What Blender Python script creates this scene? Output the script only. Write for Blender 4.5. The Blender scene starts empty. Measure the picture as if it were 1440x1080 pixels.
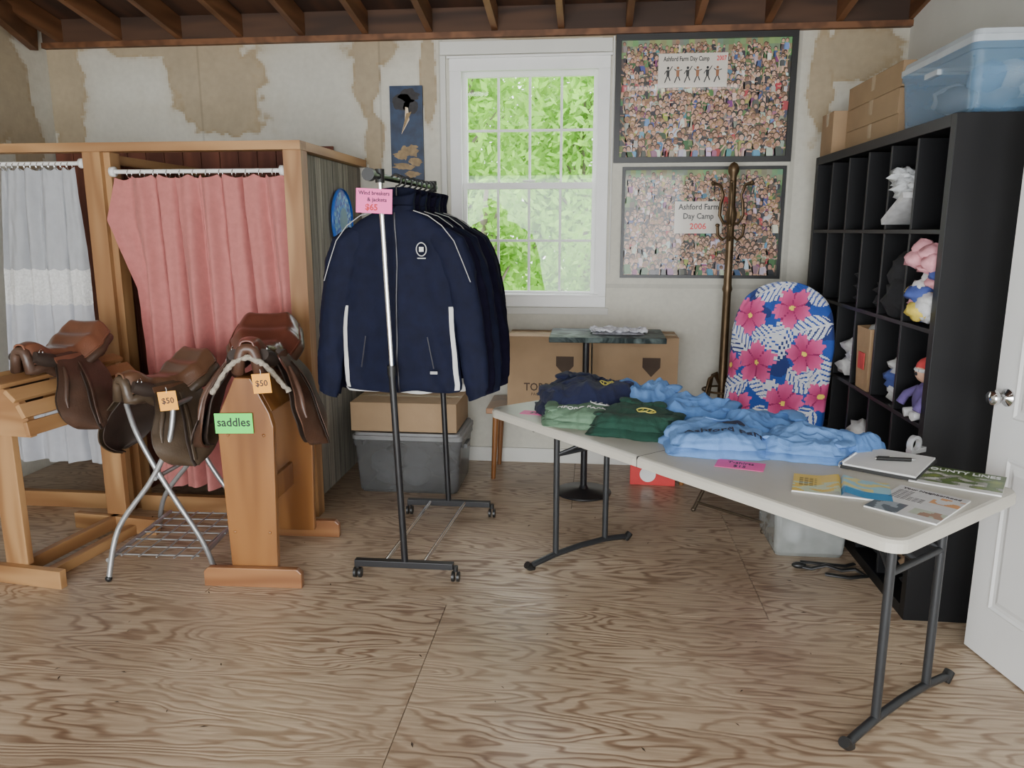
import bpy, math, random
from mathutils import Vector, Matrix, noise as MN
random.seed(7)
sin,cos,pi=math.sin,math.cos,math.pi
def NZ(x,y=0,z=0): return MN.noise(Vector((x,y,z)))
def lerp(a,b,t): return a+(b-a)*t
def sst(a,b,x):
    t=max(0,min(1,(x-a)/(b-a))); return t*t*(3-2*t)
def interp(tab,x):
    if x<=tab[0][0]: return tab[0][1]
    for (x0,y0),(x1,y1) in zip(tab,tab[1:]):
        if x<=x1:
            t=(x-x0)/(x1-x0); t=t*t*(3-2*t)
            return y0+(y1-y0)*t
    return tab[-1][1]
# ---------------------------------------------------------------- materials
def lk(nt,a,b): nt.links.new(a,b)
def newmat(name):
    m=bpy.data.materials.new(name); m.use_nodes=True
    nt=m.node_tree; b=nt.nodes["Principled BSDF"]
    return m,nt,b
def pm(name,col,rough=.6,var=.12,scale=8,bump=.0,bscale=60,metal=0,sheen=0,coat=0,stretch=(1,1,1),trans=0,alpha=1,spec=None,subs=0):
    m,nt,b=newmat(name)
    tc=nt.nodes.new("ShaderNodeTexCoord"); mp=nt.nodes.new("ShaderNodeMapping")
    mp.inputs["Scale"].default_value=stretch
    lk(nt,tc.outputs["Object"],mp.inputs["Vector"])
    n=nt.nodes.new("ShaderNodeTexNoise"); n.inputs["Scale"].default_value=scale; n.inputs["Detail"].default_value=5
    lk(nt,mp.outputs[0],n.inputs["Vector"])
    r=nt.nodes.new("ShaderNodeValToRGB")
    r.color_ramp.elements[0].position=.3; r.color_ramp.elements[1].position=.7
    r.color_ramp.elements[0].color=tuple(max(0,c*(1-var)) for c in col)+(1,)
    r.color_ramp.elements[1].color=tuple(min(1,c*(1+var)) for c in col)+(1,)
    lk(nt,n.outputs["Fac"],r.inputs[0]); lk(nt,r.outputs[0],b.inputs["Base Color"])
    b.inputs["Roughness"].default_value=rough; b.inputs["Metallic"].default_value=metal
    if sheen: b.inputs["Sheen Weight"].default_value=sheen
    if coat: b.inputs["Coat Weight"].default_value=coat; b.inputs["Coat Roughness"].default_value=.08
    if trans: b.inputs["Transmission Weight"].default_value=trans
    if spec is not None: b.inputs["Specular IOR Level"].default_value=spec
    b.inputs["Alpha"].default_value=alpha
    if bump:
        n2=nt.nodes.new("ShaderNodeTexNoise"); n2.inputs["Scale"].default_value=bscale; n2.inputs["Detail"].default_value=4
        lk(nt,mp.outputs[0],n2.inputs["Vector"])
        bp=nt.nodes.new("ShaderNodeBump"); bp.inputs["Strength"].default_value=bump; bp.inputs["Distance"].default_value=.01
        lk(nt,n2.outputs["Fac"],bp.inputs["Height"]); lk(nt,bp.outputs[0],b.inputs["Normal"])
    return m
def wood(name,c0,c1,rough=.5,axis=2,scale=1.0,lines=30,coat=0):
    m,nt,b=newmat(name)
    tc=nt.nodes.new("ShaderNodeTexCoord"); mp=nt.nodes.new("ShaderNodeMapping")
    s=[6*scale]*3; s[axis]=.7*scale
    mp.inputs["Scale"].default_value=s
    lk(nt,tc.outputs["Object"],mp.inputs["Vector"])
    n=nt.nodes.new("ShaderNodeTexNoise"); n.inputs["Scale"].default_value=1; n.inputs["Detail"].default_value=2
    lk(nt,mp.outputs[0],n.inputs["Vector"])
    mu=nt.nodes.new("ShaderNodeMath"); mu.operation='MULTIPLY'; mu.inputs[1].default_value=lines
    si=nt.nodes.new("ShaderNodeMath"); si.operation='SINE'
    ma=nt.nodes.new("ShaderNodeMapRange"); ma.inputs[1].default_value=-1; ma.inputs[2].default_value=1
    lk(nt,n.outputs["Fac"],mu.inputs[0]); lk(nt,mu.outputs[0],si.inputs[0]); lk(nt,si.outputs[0],ma.inputs[0])
    r=nt.nodes.new("ShaderNodeValToRGB")
    r.color_ramp.elements[0].color=c0+(1,); r.color_ramp.elements[1].color=c1+(1,)
    lk(nt,ma.outputs[0],r.inputs[0]); lk(nt,r.outputs[0],b.inputs["Base Color"])
    b.inputs["Roughness"].default_value=rough
    if coat: b.inputs["Coat Weight"].default_value=coat; b.inputs["Coat Roughness"].default_value=.15
    bp=nt.nodes.new("ShaderNodeBump"); bp.inputs["Strength"].default_value=.15; bp.inputs["Distance"].default_value=.003
    lk(nt,ma.outputs[0],bp.inputs["Height"]); lk(nt,bp.outputs[0],b.inputs["Normal"])
    return m
def colmat(name,rough=.7,coat=0,bump=0,sheen=0,crough=.04):
    m,nt,b=newmat(name)
    a=nt.nodes.new("ShaderNodeAttribute"); a.attribute_name="Col"
    n=nt.nodes.new("ShaderNodeTexNoise"); n.inputs["Scale"].default_value=30; n.inputs["Detail"].default_value=6
    tc=nt.nodes.new("ShaderNodeTexCoord"); lk(nt,tc.outputs["Object"],n.inputs["Vector"])
    mr=nt.nodes.new("ShaderNodeMapRange"); mr.inputs[3].default_value=.88; mr.inputs[4].default_value=1.1
    lk(nt,n.outputs["Fac"],mr.inputs[0])
    vm=nt.nodes.new("ShaderNodeVectorMath"); vm.operation='SCALE'
    lk(nt,a.outputs["Color"],vm.inputs[0]); lk(nt,mr.outputs[0],vm.inputs["Scale"])
    lk(nt,vm.outputs[0],b.inputs["Base Color"]); b.inputs["Roughness"].default_value=rough
    if coat: b.inputs["Coat Weight"].default_value=coat; b.inputs["Coat Roughness"].default_value=crough
    if sheen: b.inputs["Sheen Weight"].default_value=sheen
    if bump:
        bp=nt.nodes.new("ShaderNodeBump"); bp.inputs["Strength"].default_value=bump; bp.inputs["Distance"].default_value=.005
        lk(nt,n.outputs["Fac"],bp.inputs["Height"]); lk(nt,bp.outputs[0],b.inputs["Normal"])
    return m
def emis(name,col,s):
    m,nt,b=newmat(name); b.inputs["Emission Color"].default_value=col+(1,); b.inputs["Emission Strength"].default_value=s
    return m
# ---------------------------------------------------------------- mesh builder
class MB:
    def __init__(s): s.v=[];s.f=[];s.m=[];s.s=[];s.c=[]
    def add(s,vs,fs,m=0,smooth=False,col=None):
        o=len(s.v); s.v+= [tuple(v) for v in vs]
        for i,f in enumerate(fs):
            s.f.append(tuple(o+k for k in f)); s.m.append(m); s.s.append(smooth)
            s.c.append(col[i] if isinstance(col,list) else col)
        return o
    def box(s,lo,hi,m=0,R=None,c=None,col=None):
        x0,y0,z0=lo;x1,y1,z1=hi
        vs=[Vector(p) for p in ((x0,y0,z0),(x1,y0,z0),(x1,y1,z0),(x0,y1,z0),(x0,y0,z1),(x1,y0,z1),(x1,y1,z1),(x0,y1,z1))]
        if R is not None:
            c=Vector(c) if c is not None else Vector(((x0+x1)/2,(y0+y1)/2,(z0+z1)/2))
            vs=[R@(v-c)+c for v in vs]
        s.add(vs,[(0,3,2,1),(4,5,6,7),(0,1,5,4),(1,2,6,5),(2,3,7,6),(3,0,4,7)],m,False,col)
    def beam(s,p0,p1,w,h,m=0,up=(0,0,1)):
        p0=Vector(p0);p1=Vector(p1);d=(p1-p0).normalized();u=Vector(up)
        if abs(d.dot(u))>.98: u=Vector((0,1,0))
        r=d.cross(u).normalized();u=r.cross(d)
        vs=[]
        for p in (p0,p1):
            for a,b in ((-1,-1),(1,-1),(1,1),(-1,1)): vs.append(p+r*a*w/2+u*b*h/2)
        s.add(vs,[(0,1,2,3),(4,7,6,5),(0,4,5,1),(1,5,6,2),(2,6,7,3),(3,7,4,0)],m)
    def tube(s,pts,r,m=0,seg=10,closed=False,flat=1.0,up=None,caps=True):
        pts=[Vector(p) for p in pts];n=len(pts)
        rs=r if isinstance(r,(list,tuple)) else [r]*n
        T=[]
        for i in range(n):
            if closed: d=pts[(i+1)%n]-pts[i-1]
            else: d=pts[min(i+1,n-1)]-pts[max(i-1,0)]
            T.append(d.normalized())
        u=Vector(up) if up else (Vector((0,0,1)) if abs(T[0].z)<.9 else Vector((0,1,0)))
        vs=[]
        for i in range(n):
            if up: u=Vector(up)
            u=(u-T[i]*u.dot(T[i]))
            if u.length<1e-5: u=T[i].orthogonal()
            u.normalize(); w=T[i].cross(u)
            for k in range(seg):
                a=2*pi*k/seg; vs.append(pts[i]+(w*cos(a)+u*sin(a)*flat)*rs[i])
        fs=[]
        for i in range(n if closed else n-1):
            for k in range(seg):
                j=(i+1)%n
                fs.append((i*seg+k,i*seg+(k+1)%seg,j*seg+(k+1)%seg,j*seg+k))
        s.add(vs,fs,m,True)
        if caps and not closed:
            s.add(vs[:seg],[tuple(range(seg))[::-1]],m); s.add(vs[-seg:],[tuple(range(seg))],m)
    def cyl(s,p0,p1,r,m=0,seg=16,r1=None): s.tube([p0,p1],[r,r if r1 is None else r1],m,seg)
    def lathe(s,prof,c,m=0,seg=20,axis='z'):
        vs=[]
        for r,z in prof:
            for k in range(seg):
                a=2*pi*k/seg
                p=(r*cos(a),r*sin(a),z)
                if axis=='y': p=(p[0],p[2],p[1])
                if axis=='x': p=(p[2],p[0],p[1])
                vs.append((c[0]+p[0],c[1]+p[1],c[2]+p[2]))
        fs=[(i*seg+k,i*seg+(k+1)%seg,(i+1)*seg+(k+1)%seg,(i+1)*seg+k) for i in range(len(prof)-1) for k in range(seg)]
        s.add(vs,fs,m,True)
    def sph(s,c,r,m=0,seg=16,dn=0,ds=10,col=None):
        if not isinstance(r,(tuple,list)): r=(r,r,r)
        vs=[]
        for i in range(seg//2+1):
            th=pi*i/(seg//2)
            for k in range(seg):
                a=2*pi*k/seg; d=Vector((sin(th)*cos(a),sin(th)*sin(a),cos(th)))
                q=1+(dn*NZ(*(Vector(c)*3+d*ds*.2)) if dn else 0)
                vs.append((c[0]+d.x*r[0]*q,c[1]+d.y*r[1]*q,c[2]+d.z*r[2]*q))
        fs=[(i*seg+k,(i+1)*seg+k,(i+1)*seg+(k+1)%seg,i*seg+(k+1)%seg) for i in range(seg//2) for k in range(seg)]
        s.add(vs,fs,m,True,col)
    def grid(s,fn,nu,nv,m=0,wrapu=False,smooth=True,colfn=None,matfn=None):
        vs=[];cu=nu if wrapu else nu+1
        for j in range(nv+1):
            for i in range(cu): vs.append(fn(i/nu,j/nv))
        fs=[];cols=[];ms=[]
        for j in range(nv):
            for i in range(nu):
                a=j*cu+i;b=j*cu+(i+1)%cu;fs.append((a,b,b+cu,a+cu))
                if colfn: cols.append(colfn((i+.5)/nu,(j+.5)/nv))
                ms.append(matfn((i+.5)/nu,(j+.5)/nv) if matfn else m)
        o=len(s.f); s.add(vs,fs,m,smooth,cols if colfn else None)
        if matfn:
            for k,q in enumerate(ms): s.m[o+k]=q
    def sheet(s,fn,nu,nv,t,m=0):
        e=1e-3
        def nrm(u,v):
            u0=min(max(u,e),1-e);v0=min(max(v,e),1-e)
            a=Vector(fn(u0+e,v0))-Vector(fn(u0-e,v0));b=Vector(fn(u0,v0+e))-Vector(fn(u0,v0-e))
            c=a.cross(b); return c.normalized() if c.length>1e-12 else Vector((0,0,1))
        s.grid(lambda u,v:Vector(fn(u,v))+nrm(u,v)*t/2,nu,nv,m)
        s.grid(lambda u,v:Vector(fn(1-u,v))-nrm(1-u,v)*t/2,nu,nv,m)
        def rim(path):
            vs=[];
            for (u,v) in path:
                p=Vector(fn(u,v));n=nrm(u,v)*t/2; vs+= [p+n,p-n]
            k=len(path)
            s.add(vs,[(2*i,2*i+1,(2*i+3)%(2*k),(2*i+2)%(2*k)) for i in range(k)],m,True)
        rim([(i/nu,0) for i in range(nu)]+[(1,j/nv) for j in range(nv)]+[(1-i/nu,1) for i in range(nu)]+[(0,1-j/nv) for j in range(nv)])
    def prism(s,poly,f0,f1,m=0,col=None):
        n=len(poly);vs=[f0(*p) for p in poly]+[f1(*p) for p in poly]
        s.add(vs,[tuple(range(n))[::-1],tuple(range(n,2*n))]+[(i,(i+1)%n,n+(i+1)%n,n+i) for i in range(n)],m,False,col)
    def scale(s,k,start=0):
        for i in range(start,len(s.v)): s.v[i]=tuple(q*k for q in s.v[i])
    def obj(s,name,mats,loc=(0,0,0),rot=(0,0,0),parent=None,bevel=0,sub=0):
        me=bpy.data.meshes.new(name); me.from_pydata(s.v,[],s.f)
        for i,p in enumerate(me.polygons): p.material_index=s.m[i]; p.use_smooth=s.s[i]
        if any(c is not None for c in s.c):
            at=me.color_attributes.new("Col",'FLOAT_COLOR','CORNER')
            k=0
            for i,p in enumerate(me.polygons):
                c=s.c[i] or (.5,.5,.5)
                for _ in p.vertices: at.data[k].color=(c[0],c[1],c[2],1);k+=1
        if not isinstance(mats,(list,tuple)): mats=[mats]
        for m in mats: me.materials.append(m)
        me.update()
        o=bpy.data.objects.new(name,me); bpy.context.scene.collection.objects.link(o)
        o.location=loc;o.rotation_euler=rot
        if parent: o.parent=parent
        if bevel:
            b=o.modifiers.new("bev",'BEVEL');b.width=bevel;b.segments=2;b.limit_method='ANGLE';b.angle_limit=.7
        if sub:
            b=o.modifiers.new("sub",'SUBSURF');b.levels=sub;b.render_levels=sub
        return o
def text(s,loc,rot,size,mat,parent=None,name="lettering",extr=.0004,surf=None,sx=1,align='CENTER',bold=0):
    cu=bpy.data.curves.new(name,'FONT');cu.body=s;cu.size=size;cu.align_x=align;cu.align_y='CENTER';cu.extrude=extr;cu.resolution_u=2
    if bold: cu.offset=bold
    o=bpy.data.objects.new(name,cu);bpy.context.scene.collection.objects.link(o)
    dg=bpy.context.evaluated_depsgraph_get()
    me=bpy.data.meshes.new_from_object(o.evaluated_get(dg))
    bpy.data.objects.remove(o)
    for v in me.vertices: v.co.x*=sx
    if surf:
        R=Matrix.Rotation(rot[2],3,'Z')
        for v in me.vertices:
            p=R@Vector((v.co.x,v.co.y,0)); x=p.x+loc[0];y=p.y+loc[1]
            v.co=Vector((x,y,surf(x,y)+.0035+v.co.z))
        loc=(0,0,0);rot=(0,0,0)
    me.materials.clear(); me.materials.append(mat)
    o=bpy.data.objects.new(name,me);bpy.context.scene.collection.objects.link(o)
    o.location=loc;o.rotation_euler=rot
    if parent:o.parent=parent
    return o
FR=(pi/2,0,0)
# ---------------------------------------------------------------- shared materials
M_black=pm("black_metal",(.012,.012,.014),.35,.1)
M_blackp=pm("black_plastic",(.015,.015,.015),.4,.1)
M_chrome=pm("chrome",(.75,.75,.76),.12,.03,metal=1)
M_galv=pm("galvanised_tube",(.42,.43,.44),.35,.1,metal=.7)
M_white=pm("white_paint",(.82,.82,.80),.4,.03)
M_pine=wood("pine",(.27,.13,.05),(.42,.235,.10),.5,2,1,24)
M_pinex=wood("pine_x",(.27,.13,.05),(.42,.235,.10),.5,0,1,24)
M_piney=wood("pine_y",(.27,.13,.05),(.42,.235,.10),.5,1,1,24)
M_stain=wood("stained_pine",(.18,.068,.018),(.29,.125,.037),.35,2,1,20,coat=.3)
M_card=pm("cardboard",(.36,.24,.135),.8,.08,6,.1)
M_pink=pm("pink_card",(.95,.14,.42),.6,.03)
M_green=pm("green_card",(.10,.85,.12),.6,.03)
M_orange=pm("orange_tag",(.95,.40,.04),.6,.03)
M_ink=pm("ink",(.03,.02,.03),.6,.05)
M_redink=pm("red_ink",(.55,.02,.03),.6,.05)
M_paper=pm("paper",(.80,.80,.79),.6,.03)
# ================================================================= ROOM
YB=5.14; XL=-3.68; XR=1.85; YR=-1.6
def zc(y): return 2.80+.17*(YB-y)
def floor_mat():
    m,nt,b=newmat("plywood_floor")
    tc=nt.nodes.new("ShaderNodeTexCoord");at=nt.nodes.new("ShaderNodeAttribute");at.attribute_name="Col"
    va=nt.nodes.new("ShaderNodeVectorMath");va.operation='SCALE';va.inputs["Scale"].default_value=37
    lk(nt,at.outputs["Color"],va.inputs[0])
    ad=nt.nodes.new("ShaderNodeVectorMath");ad.operation='ADD'
    lk(nt,tc.outputs["Object"],ad.inputs[0]);lk(nt,va.outputs[0],ad.inputs[1])
    mp=nt.nodes.new("ShaderNodeMapping");mp.inputs["Scale"].default_value=(.72,3.3,1);lk(nt,ad.outputs[0],mp.inputs[0])
    n=nt.nodes.new("ShaderNodeTexNoise");n.inputs["Scale"].default_value=1.0;n.inputs["Detail"].default_value=3.6;n.inputs["Roughness"].default_value=.5
    n.inputs["Distortion"].default_value=.22
    lk(nt,mp.outputs[0],n.inputs["Vector"])
    mu=nt.nodes.new("ShaderNodeMath");mu.operation='MULTIPLY';mu.inputs[1].default_value=165
    si=nt.nodes.new("ShaderNodeMath");si.operation='SINE'
    mr=nt.nodes.new("ShaderNodeMapRange");mr.inputs[1].default_value=-1;mr.inputs[2].default_value=1
    lk(nt,n.outputs["Fac"],mu.inputs[0]);lk(nt,mu.outputs[0],si.inputs[0]);lk(nt,si.outputs[0],mr.inputs[0])
    n4=nt.nodes.new("ShaderNodeTexNoise");n4.inputs["Scale"].default_value=2.0;n4.inputs["Detail"].default_value=3;lk(nt,ad.outputs[0],n4.inputs["Vector"])
    r4=nt.nodes.new("ShaderNodeMapRange");r4.inputs[1].default_value=.35;r4.inputs[2].default_value=.65;r4.inputs[3].default_value=.35;r4.inputs[4].default_value=.95
    lk(nt,n4.outputs["Fac"],r4.inputs[0])
    r=nt.nodes.new("ShaderNodeValToRGB");e=r.color_ramp.elements
    e[0].position=.0;e[0].color=(.235,.145,.09,1);e[1].position=.50;e[1].color=(.56,.445,.32,1)
    lk(nt,mr.outputs[0],r.inputs[0])
    x0=nt.nodes.new("ShaderNodeMix");x0.data_type='RGBA';x0.inputs[6].default_value=(.48,.375,.265,1)
    lk(nt,r4.outputs[0],x0.inputs[0]);lk(nt,r.outputs[0],x0.inputs[7])
    mp2=nt.nodes.new("ShaderNodeMapping");mp2.inputs["Scale"].default_value=(4,90,1);lk(nt,ad.outputs[0],mp2.inputs[0])
    n2=nt.nodes.new("ShaderNodeTexNoise");n2.inputs["Scale"].default_value=1;n2.inputs["Detail"].default_value=4;lk(nt,mp2.outputs[0],n2.inputs["Vector"])
    n3=nt.nodes.new("ShaderNodeTexNoise");n3.inputs["Scale"].default_value=1.1;n3.inputs["Detail"].default_value=6;lk(nt,tc.outputs["Object"],n3.inputs["Vector"])
    r3=nt.nodes.new("ShaderNodeValToRGB");e=r3.color_ramp.elements;e[0].position=.32;e[0].color=(.66,.60,.56,1);e[1].position=.60;e[1].color=(1.06,1.06,1.06,1)
    lk(nt,n3.outputs["Fac"],r3.inputs[0])
    r2=nt.nodes.new("ShaderNodeValToRGB");e=r2.color_ramp.elements;e[0].position=.35;e[0].color=(.80,.77,.75,1);e[1].position=.6;e[1].color=(1.05,1.05,1.05,1)
    lk(nt,n2.outputs["Fac"],r2.inputs[0])
    x1=nt.nodes.new("ShaderNodeMix");x1.data_type='RGBA';x1.blend_type='MULTIPLY';x1.inputs[0].default_value=1
    lk(nt,x0.outputs[2],x1.inputs[6]);lk(nt,r2.outputs[0],x1.inputs[7])
    x2=nt.nodes.new("ShaderNodeMix");x2.data_type='RGBA';x2.blend_type='MULTIPLY';x2.inputs[0].default_value=1
    lk(nt,x1.outputs[2],x2.inputs[6]);lk(nt,r3.outputs[0],x2.inputs[7])
    lk(nt,x2.outputs[2],b.inputs["Base Color"]);b.inputs["Roughness"].default_value=.34
    bp=nt.nodes.new("ShaderNodeBump");bp.inputs["Strength"].default_value=.2;bp.inputs["Distance"].default_value=.003
    lk(nt,mr.outputs[0],bp.inputs["Height"]);lk(nt,bp.outputs[0],b.inputs["Normal"])
    return m
M_floor=floor_mat(); M_dark=pm("dark_gap",(.03,.02,.015),.9)
b=MB(); b.box((XL-.1,YR-.1,-.12),(XR+.1,YB+.1,-.006),1)
ys=[-1.86,-.64,.58,1.80,3.02,4.24,5.14]; offs=[0.3,-.6,.6,-.6,.75,-.1]
for j in range(6):
    y0=max(ys[j],YR);y1=ys[j+1]
    for x0 in [offs[j]+2.44*k for k in range(-3,3)]:
        a=max(x0,XL);c=min(x0+2.44,XR)
        if c-a<.02: continue
        b.box((a+.0015,y0+.0015,-.02),(c-.0015,y1-.0015,0),0,col=(random.random(),random.random(),random.random()))
b.obj("floor",[M_floor,M_dark])
b=MB();rd=random.Random(3)
for i in range(60):
    x,y=rd.uniform(-2.6,1.3),rd.uniform(1.6,4.2);a=rd.uniform(0,6.28);s=rd.uniform(.003,.009)
    b.add([(x+s*cos(a)*2,y+s*sin(a)*2,.001),(x-s*sin(a)*.5,y+s*cos(a)*.5,.003),(x-s*cos(a)*2,y-s*sin(a)*2,.001),(x+s*sin(a)*.5,y-s*cos(a)*.5,.002)],[(0,1,2,3)],0)
b.obj("floor_debris",[pm("debris",(.06,.04,.025),.9)])
def wallcol(X,z,side=0):
    base=(.595,.575,.495); n=NZ(X*1.3,z*1.3,side*9)*.07+NZ(X*5,z*5,3)*.03
    c=[k*(1+n*1.5) for k in base]
    blobs=[(-2.52,2.62,.36,.33),(-2.45,2.38,.30,.22),(-1.49,2.55,.09,.35),(-1.45,2.15,.07,.25),(-1.42,2.72,.2,.1),(-3.6,2.5,.18,.35),(-3.55,2.2,.1,.3),(1.55,2.62,.28,.16),(1.35,2.5,.08,.35),(-2.9,2.78,.5,.08),(-.3,2.80,.5,.06),(1.7,1.9,.1,.4),(-1.08,2.5,.05,.3)] if side==0 else [(4.7,2.5,.25,.4),(4.85,2.2,.15,.35),(3.6,2.5,.4,.4),(3.2,2.8,.6,.2)]
    d=9
    for cx,cz,rx,rz in blobs:
        d=min(d,math.hypot((X-cx)/rx,(z-cz)/rz))
    d+=NZ(X*5,z*4,1)*.45+NZ(X*14,z*14,2)*.22+NZ(X*34,z*34,6)*.08
    s=(.31,.225,.12)
    k=.8+.35*NZ(X*6,z*6,5)+.25*NZ(X*20,z*20,8)
    body=(1-sst(.80,1.06,d))*.62; ring=math.exp(-((d-.93)/.07)**2)*.38; halo=(1-sst(1.0,1.5,d))*.14
    t=min(1,body+ring+halo)
    c=[lerp(c[i],s[i]*(k*.4+.75),t) for i in range(3)]
    gt=sst(2.45,2.85,z)*(.16+.28*max(0,NZ(X*2.5,z*6,12)))
    c=[lerp(c[i],(.30,.23,.14)[i],gt) for i in range(3)]
    if side==0:
        for xs in (-2.62,-1.40,-1.0,1.22):
            if abs(X-xs)<.010: c=[k*.8 for k in c]
        if abs(z-1.22)<.008: c=[k*.85 for k in c]
    g=NZ(X*.9,z*.7,7)
    c=[k*(1-.12*max(0,g)) for k in c]
    return tuple(max(.02,k) for k in c)
M_wall=colmat("stained_drywall",.85,bump=.15); M_wallp=pm("drywall_plain",(.55,.53,.47),.85,.08,2)
WX0,WX1,WZ0,WZ1=-.90,.04,1.13,2.60
b=MB()
def wcell(x0,x1,z0,z1):
    nx=max(1,int((x1-x0)/.014));nz=max(1,int((z1-z0)/.014))
    b.grid(lambda u,v:(x0+(x1-x0)*u,YB,z0+(z1-z0)*v),nx,nz,0,smooth=False,colfn=lambda u,v:wallcol(x0+(x1-x0)*u,z0+(z1-z0)*v))
wcell(XL,WX0,0,2.96);wcell(WX1,XR,0,2.96);wcell(WX0,WX1,0,WZ0);wcell(WX0,WX1,WZ1,2.96)
for lo,hi in (((XL-.1,YB+.002,-.1),(WX0,YB+.12,3.0)),((WX1,YB+.002,-.1),(XR+.1,YB+.12,3.0)),((WX0,YB+.002,-.1),(WX1,YB+.12,WZ0)),((WX0,YB+.002,WZ1),(WX1,YB+.12,3.0))): b.box(lo,hi,1)
b.obj("wall_back",[M_wall,M_wallp])
b=MB()
b.grid(lambda u,v:(XL,YR+(YB-YR)*(1-u),v*(zc(YR+(YB-YR)*(1-u))+.14)),300,130,0,smooth=False,colfn=lambda u,v:wallcol(YR+(YB-YR)*(1-u),v*(zc(YR+(YB-YR)*(1-u))+.14),1))
b.prism([(YR,-.1),(YB+.1,-.1),(YB+.1,2.94),(YR,4.08)],lambda y,z:(XL-.1,y,z),lambda y,z:(XL-.002,y,z),1)
b.obj("wall_left",[M_wall,M_wallp])
M_rw=pm("white_wall",(.66,.655,.61),.7,.05,3)
b=MB(); b.prism([(YR,-.1),(YB,-.1),(YB,2.94),(YR,4.08)],lambda y,z:(XR,y,z),lambda y,z:(XR+.1,y,z),0); b.obj("wall_right",[M_rw])
b=MB()
for lo,hi in (((XL-.1,YR-.1,-.1),(-2.6,YR,4.1)),((1.3,YR-.1,-.1),(XR+.1,YR,4.1)),((-2.6,YR-.1,2.4),(1.3,YR,4.1))): b.box(lo,hi)
b.obj("wall_rear",[M_rw])
M_ply=wood("roof_sheathing",(.030,.012,.006),(.075,.030,.013),.7,1,.7,20)
M_raft=wood("rafter_wood",(.10,.038,.013),(.19,.08,.032),.6,1,1,20)
M_blkg=wood("eave_blocking",(.035,.016,.008),(.075,.034,.016),.7,0,1,20)
b=MB()
y0,y1=YR-.1,YB+.05
b.prism([(y0,zc(y0)+.14),(y1,zc(y1)+.14),(y1,zc(y1)+.17),(y0,zc(y0)+.17)],lambda y,z:(XL-.1,y,z),lambda y,z:(XR+.1,y,z),0)
x=-3.55
while x<XR:
    w=.02
    b.prism([(y0,zc(y0)),(y1-.05,zc(y1-.05)),(y1-.05,zc(y1)+.14),(y0,zc(y0)+.14)],lambda y,z,x=x:(x-w,y,z),lambda y,z,x=x:(x+w,y,z),1)
    x+=.415
b.box((XL,YB-.045,2.765),(XR,YB-.001,2.80),1)
b.box((XL,YB-.03,2.80),(XR,YB-.001,2.955),2)
b.box((XL,4.03,zc(4.05)+.03),(XR,4.07,zc(4.05)+.14),1)
b.beam((-3.66,5.0,2.80),(-3.1,3.2,3.02),.05,.14,1)
b.obj("ceiling",[M_ply,M_raft,M_blkg])
# ---------------- window
M_glassm,nt,bs=newmat("window_glass")
tr=nt.nodes.new("ShaderNodeBsdfTransparent");gl=nt.nodes.new("ShaderNodeBsdfGlossy");gl.inputs["Roughness"].default_value=.02
mx=nt.nodes.new("ShaderNodeMixShader");mx.inputs[0].default_value=.05
lk(nt,tr.outputs[0],mx.inputs[1]);lk(nt,gl.outputs[0],mx.inputs[2]);lk(nt,mx.outputs[0],nt.nodes["Material Output"].inputs[0])
b=MB(); Yc=YB-.022
X0,X1,Z0,Z1=-.94,.08,1.08,2.645
b.box((X0,Yc,Z0+.07),(X0+.075,YB,Z1-.075));b.box((X1-.075,Yc,Z0+.07),(X1,YB,Z1-.075));b.box((X0,Yc-.004,Z1-.075),(X1,YB,Z1));b.box((X0,Yc-.002,Z0),(X1,YB,Z0+.07))
b.box((X0-.012,Yc-.02,Z1),(X1+.012,YB,Z1+.014)); b.box((X0+.05,Yc-.03,Z0+.07),(X1-.05,YB-.0,Z0+.085))
ix0,ix1,iz0,iz1=X0+.06,X1-.06,Z0+.06,Z1-.06
b.box((ix0-.02,YB,iz0-.02),(ix0,YB+.11,iz1+.02));b.box((ix1,YB,iz0-.02),(ix1+.02,YB+.11,iz1+.02));b.box((ix0,YB,iz1),(ix1,YB+.11,iz1+.02));b.box((ix0,YB,iz0-.02),(ix1,YB+.11,iz0))
mid=1.865
def sash(z0,z1,y):
    fw=.042
    b.box((ix0,y,z0),(ix0+fw,y+.03,z1));b.box((ix1-fw,y,z0),(ix1,y+.03,z1));b.box((ix0+fw,y,z0),(ix1-fw,y+.03,z0+fw));b.box((ix0+fw,y,z1-fw),(ix1-fw,y+.03,z1))
    gx0,gx1=ix0+fw,ix1-fw;gz0,gz1=z0+fw,z1-fw
    for k in (1,2,3):
        xx=gx0+(gx1-gx0)*k/4; b.box((xx-.008,y+.008,gz0),(xx+.008,y+.022,gz1))
    zz=(gz0+gz1)/2; b.box((gx0,y+.007,zz-.008),(gx1,y+.023,zz+.008))
    b.add([(gx0,y+.024,gz0),(gx1,y+.024,gz0),(gx1,y+.024,gz1),(gx0,y+.024,gz1)],[(0,1,2,3)],1)
sash(iz0,mid+.02,YB+.01);sash(mid-.02,iz1,YB+.05)
b.box((-.47,YB-.002,mid+.022),(-.39,YB+.012,mid+.034))
b.obj("window_1",[M_white,M_glassm],bevel=.002)
b=MB(); b.box((-1.0,YB-.02,1.0),(-.965,YB,2.665)); b.box((.095,YB-.012,1.3),(.105,YB,2.76)); b.box((-1.0,YB-.016,2.67),(.09,YB,2.75)); b.box((-.955,YB-.012,1.03),(.1,YB,1.075)); b.obj("trim_1",[M_rw],bevel=.002)
b=MB(); b.box((-1.5,YB-.02,0),(1.3,YB,.10)); b.obj("baseboard_back",[M_rw],bevel=.003)
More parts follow.
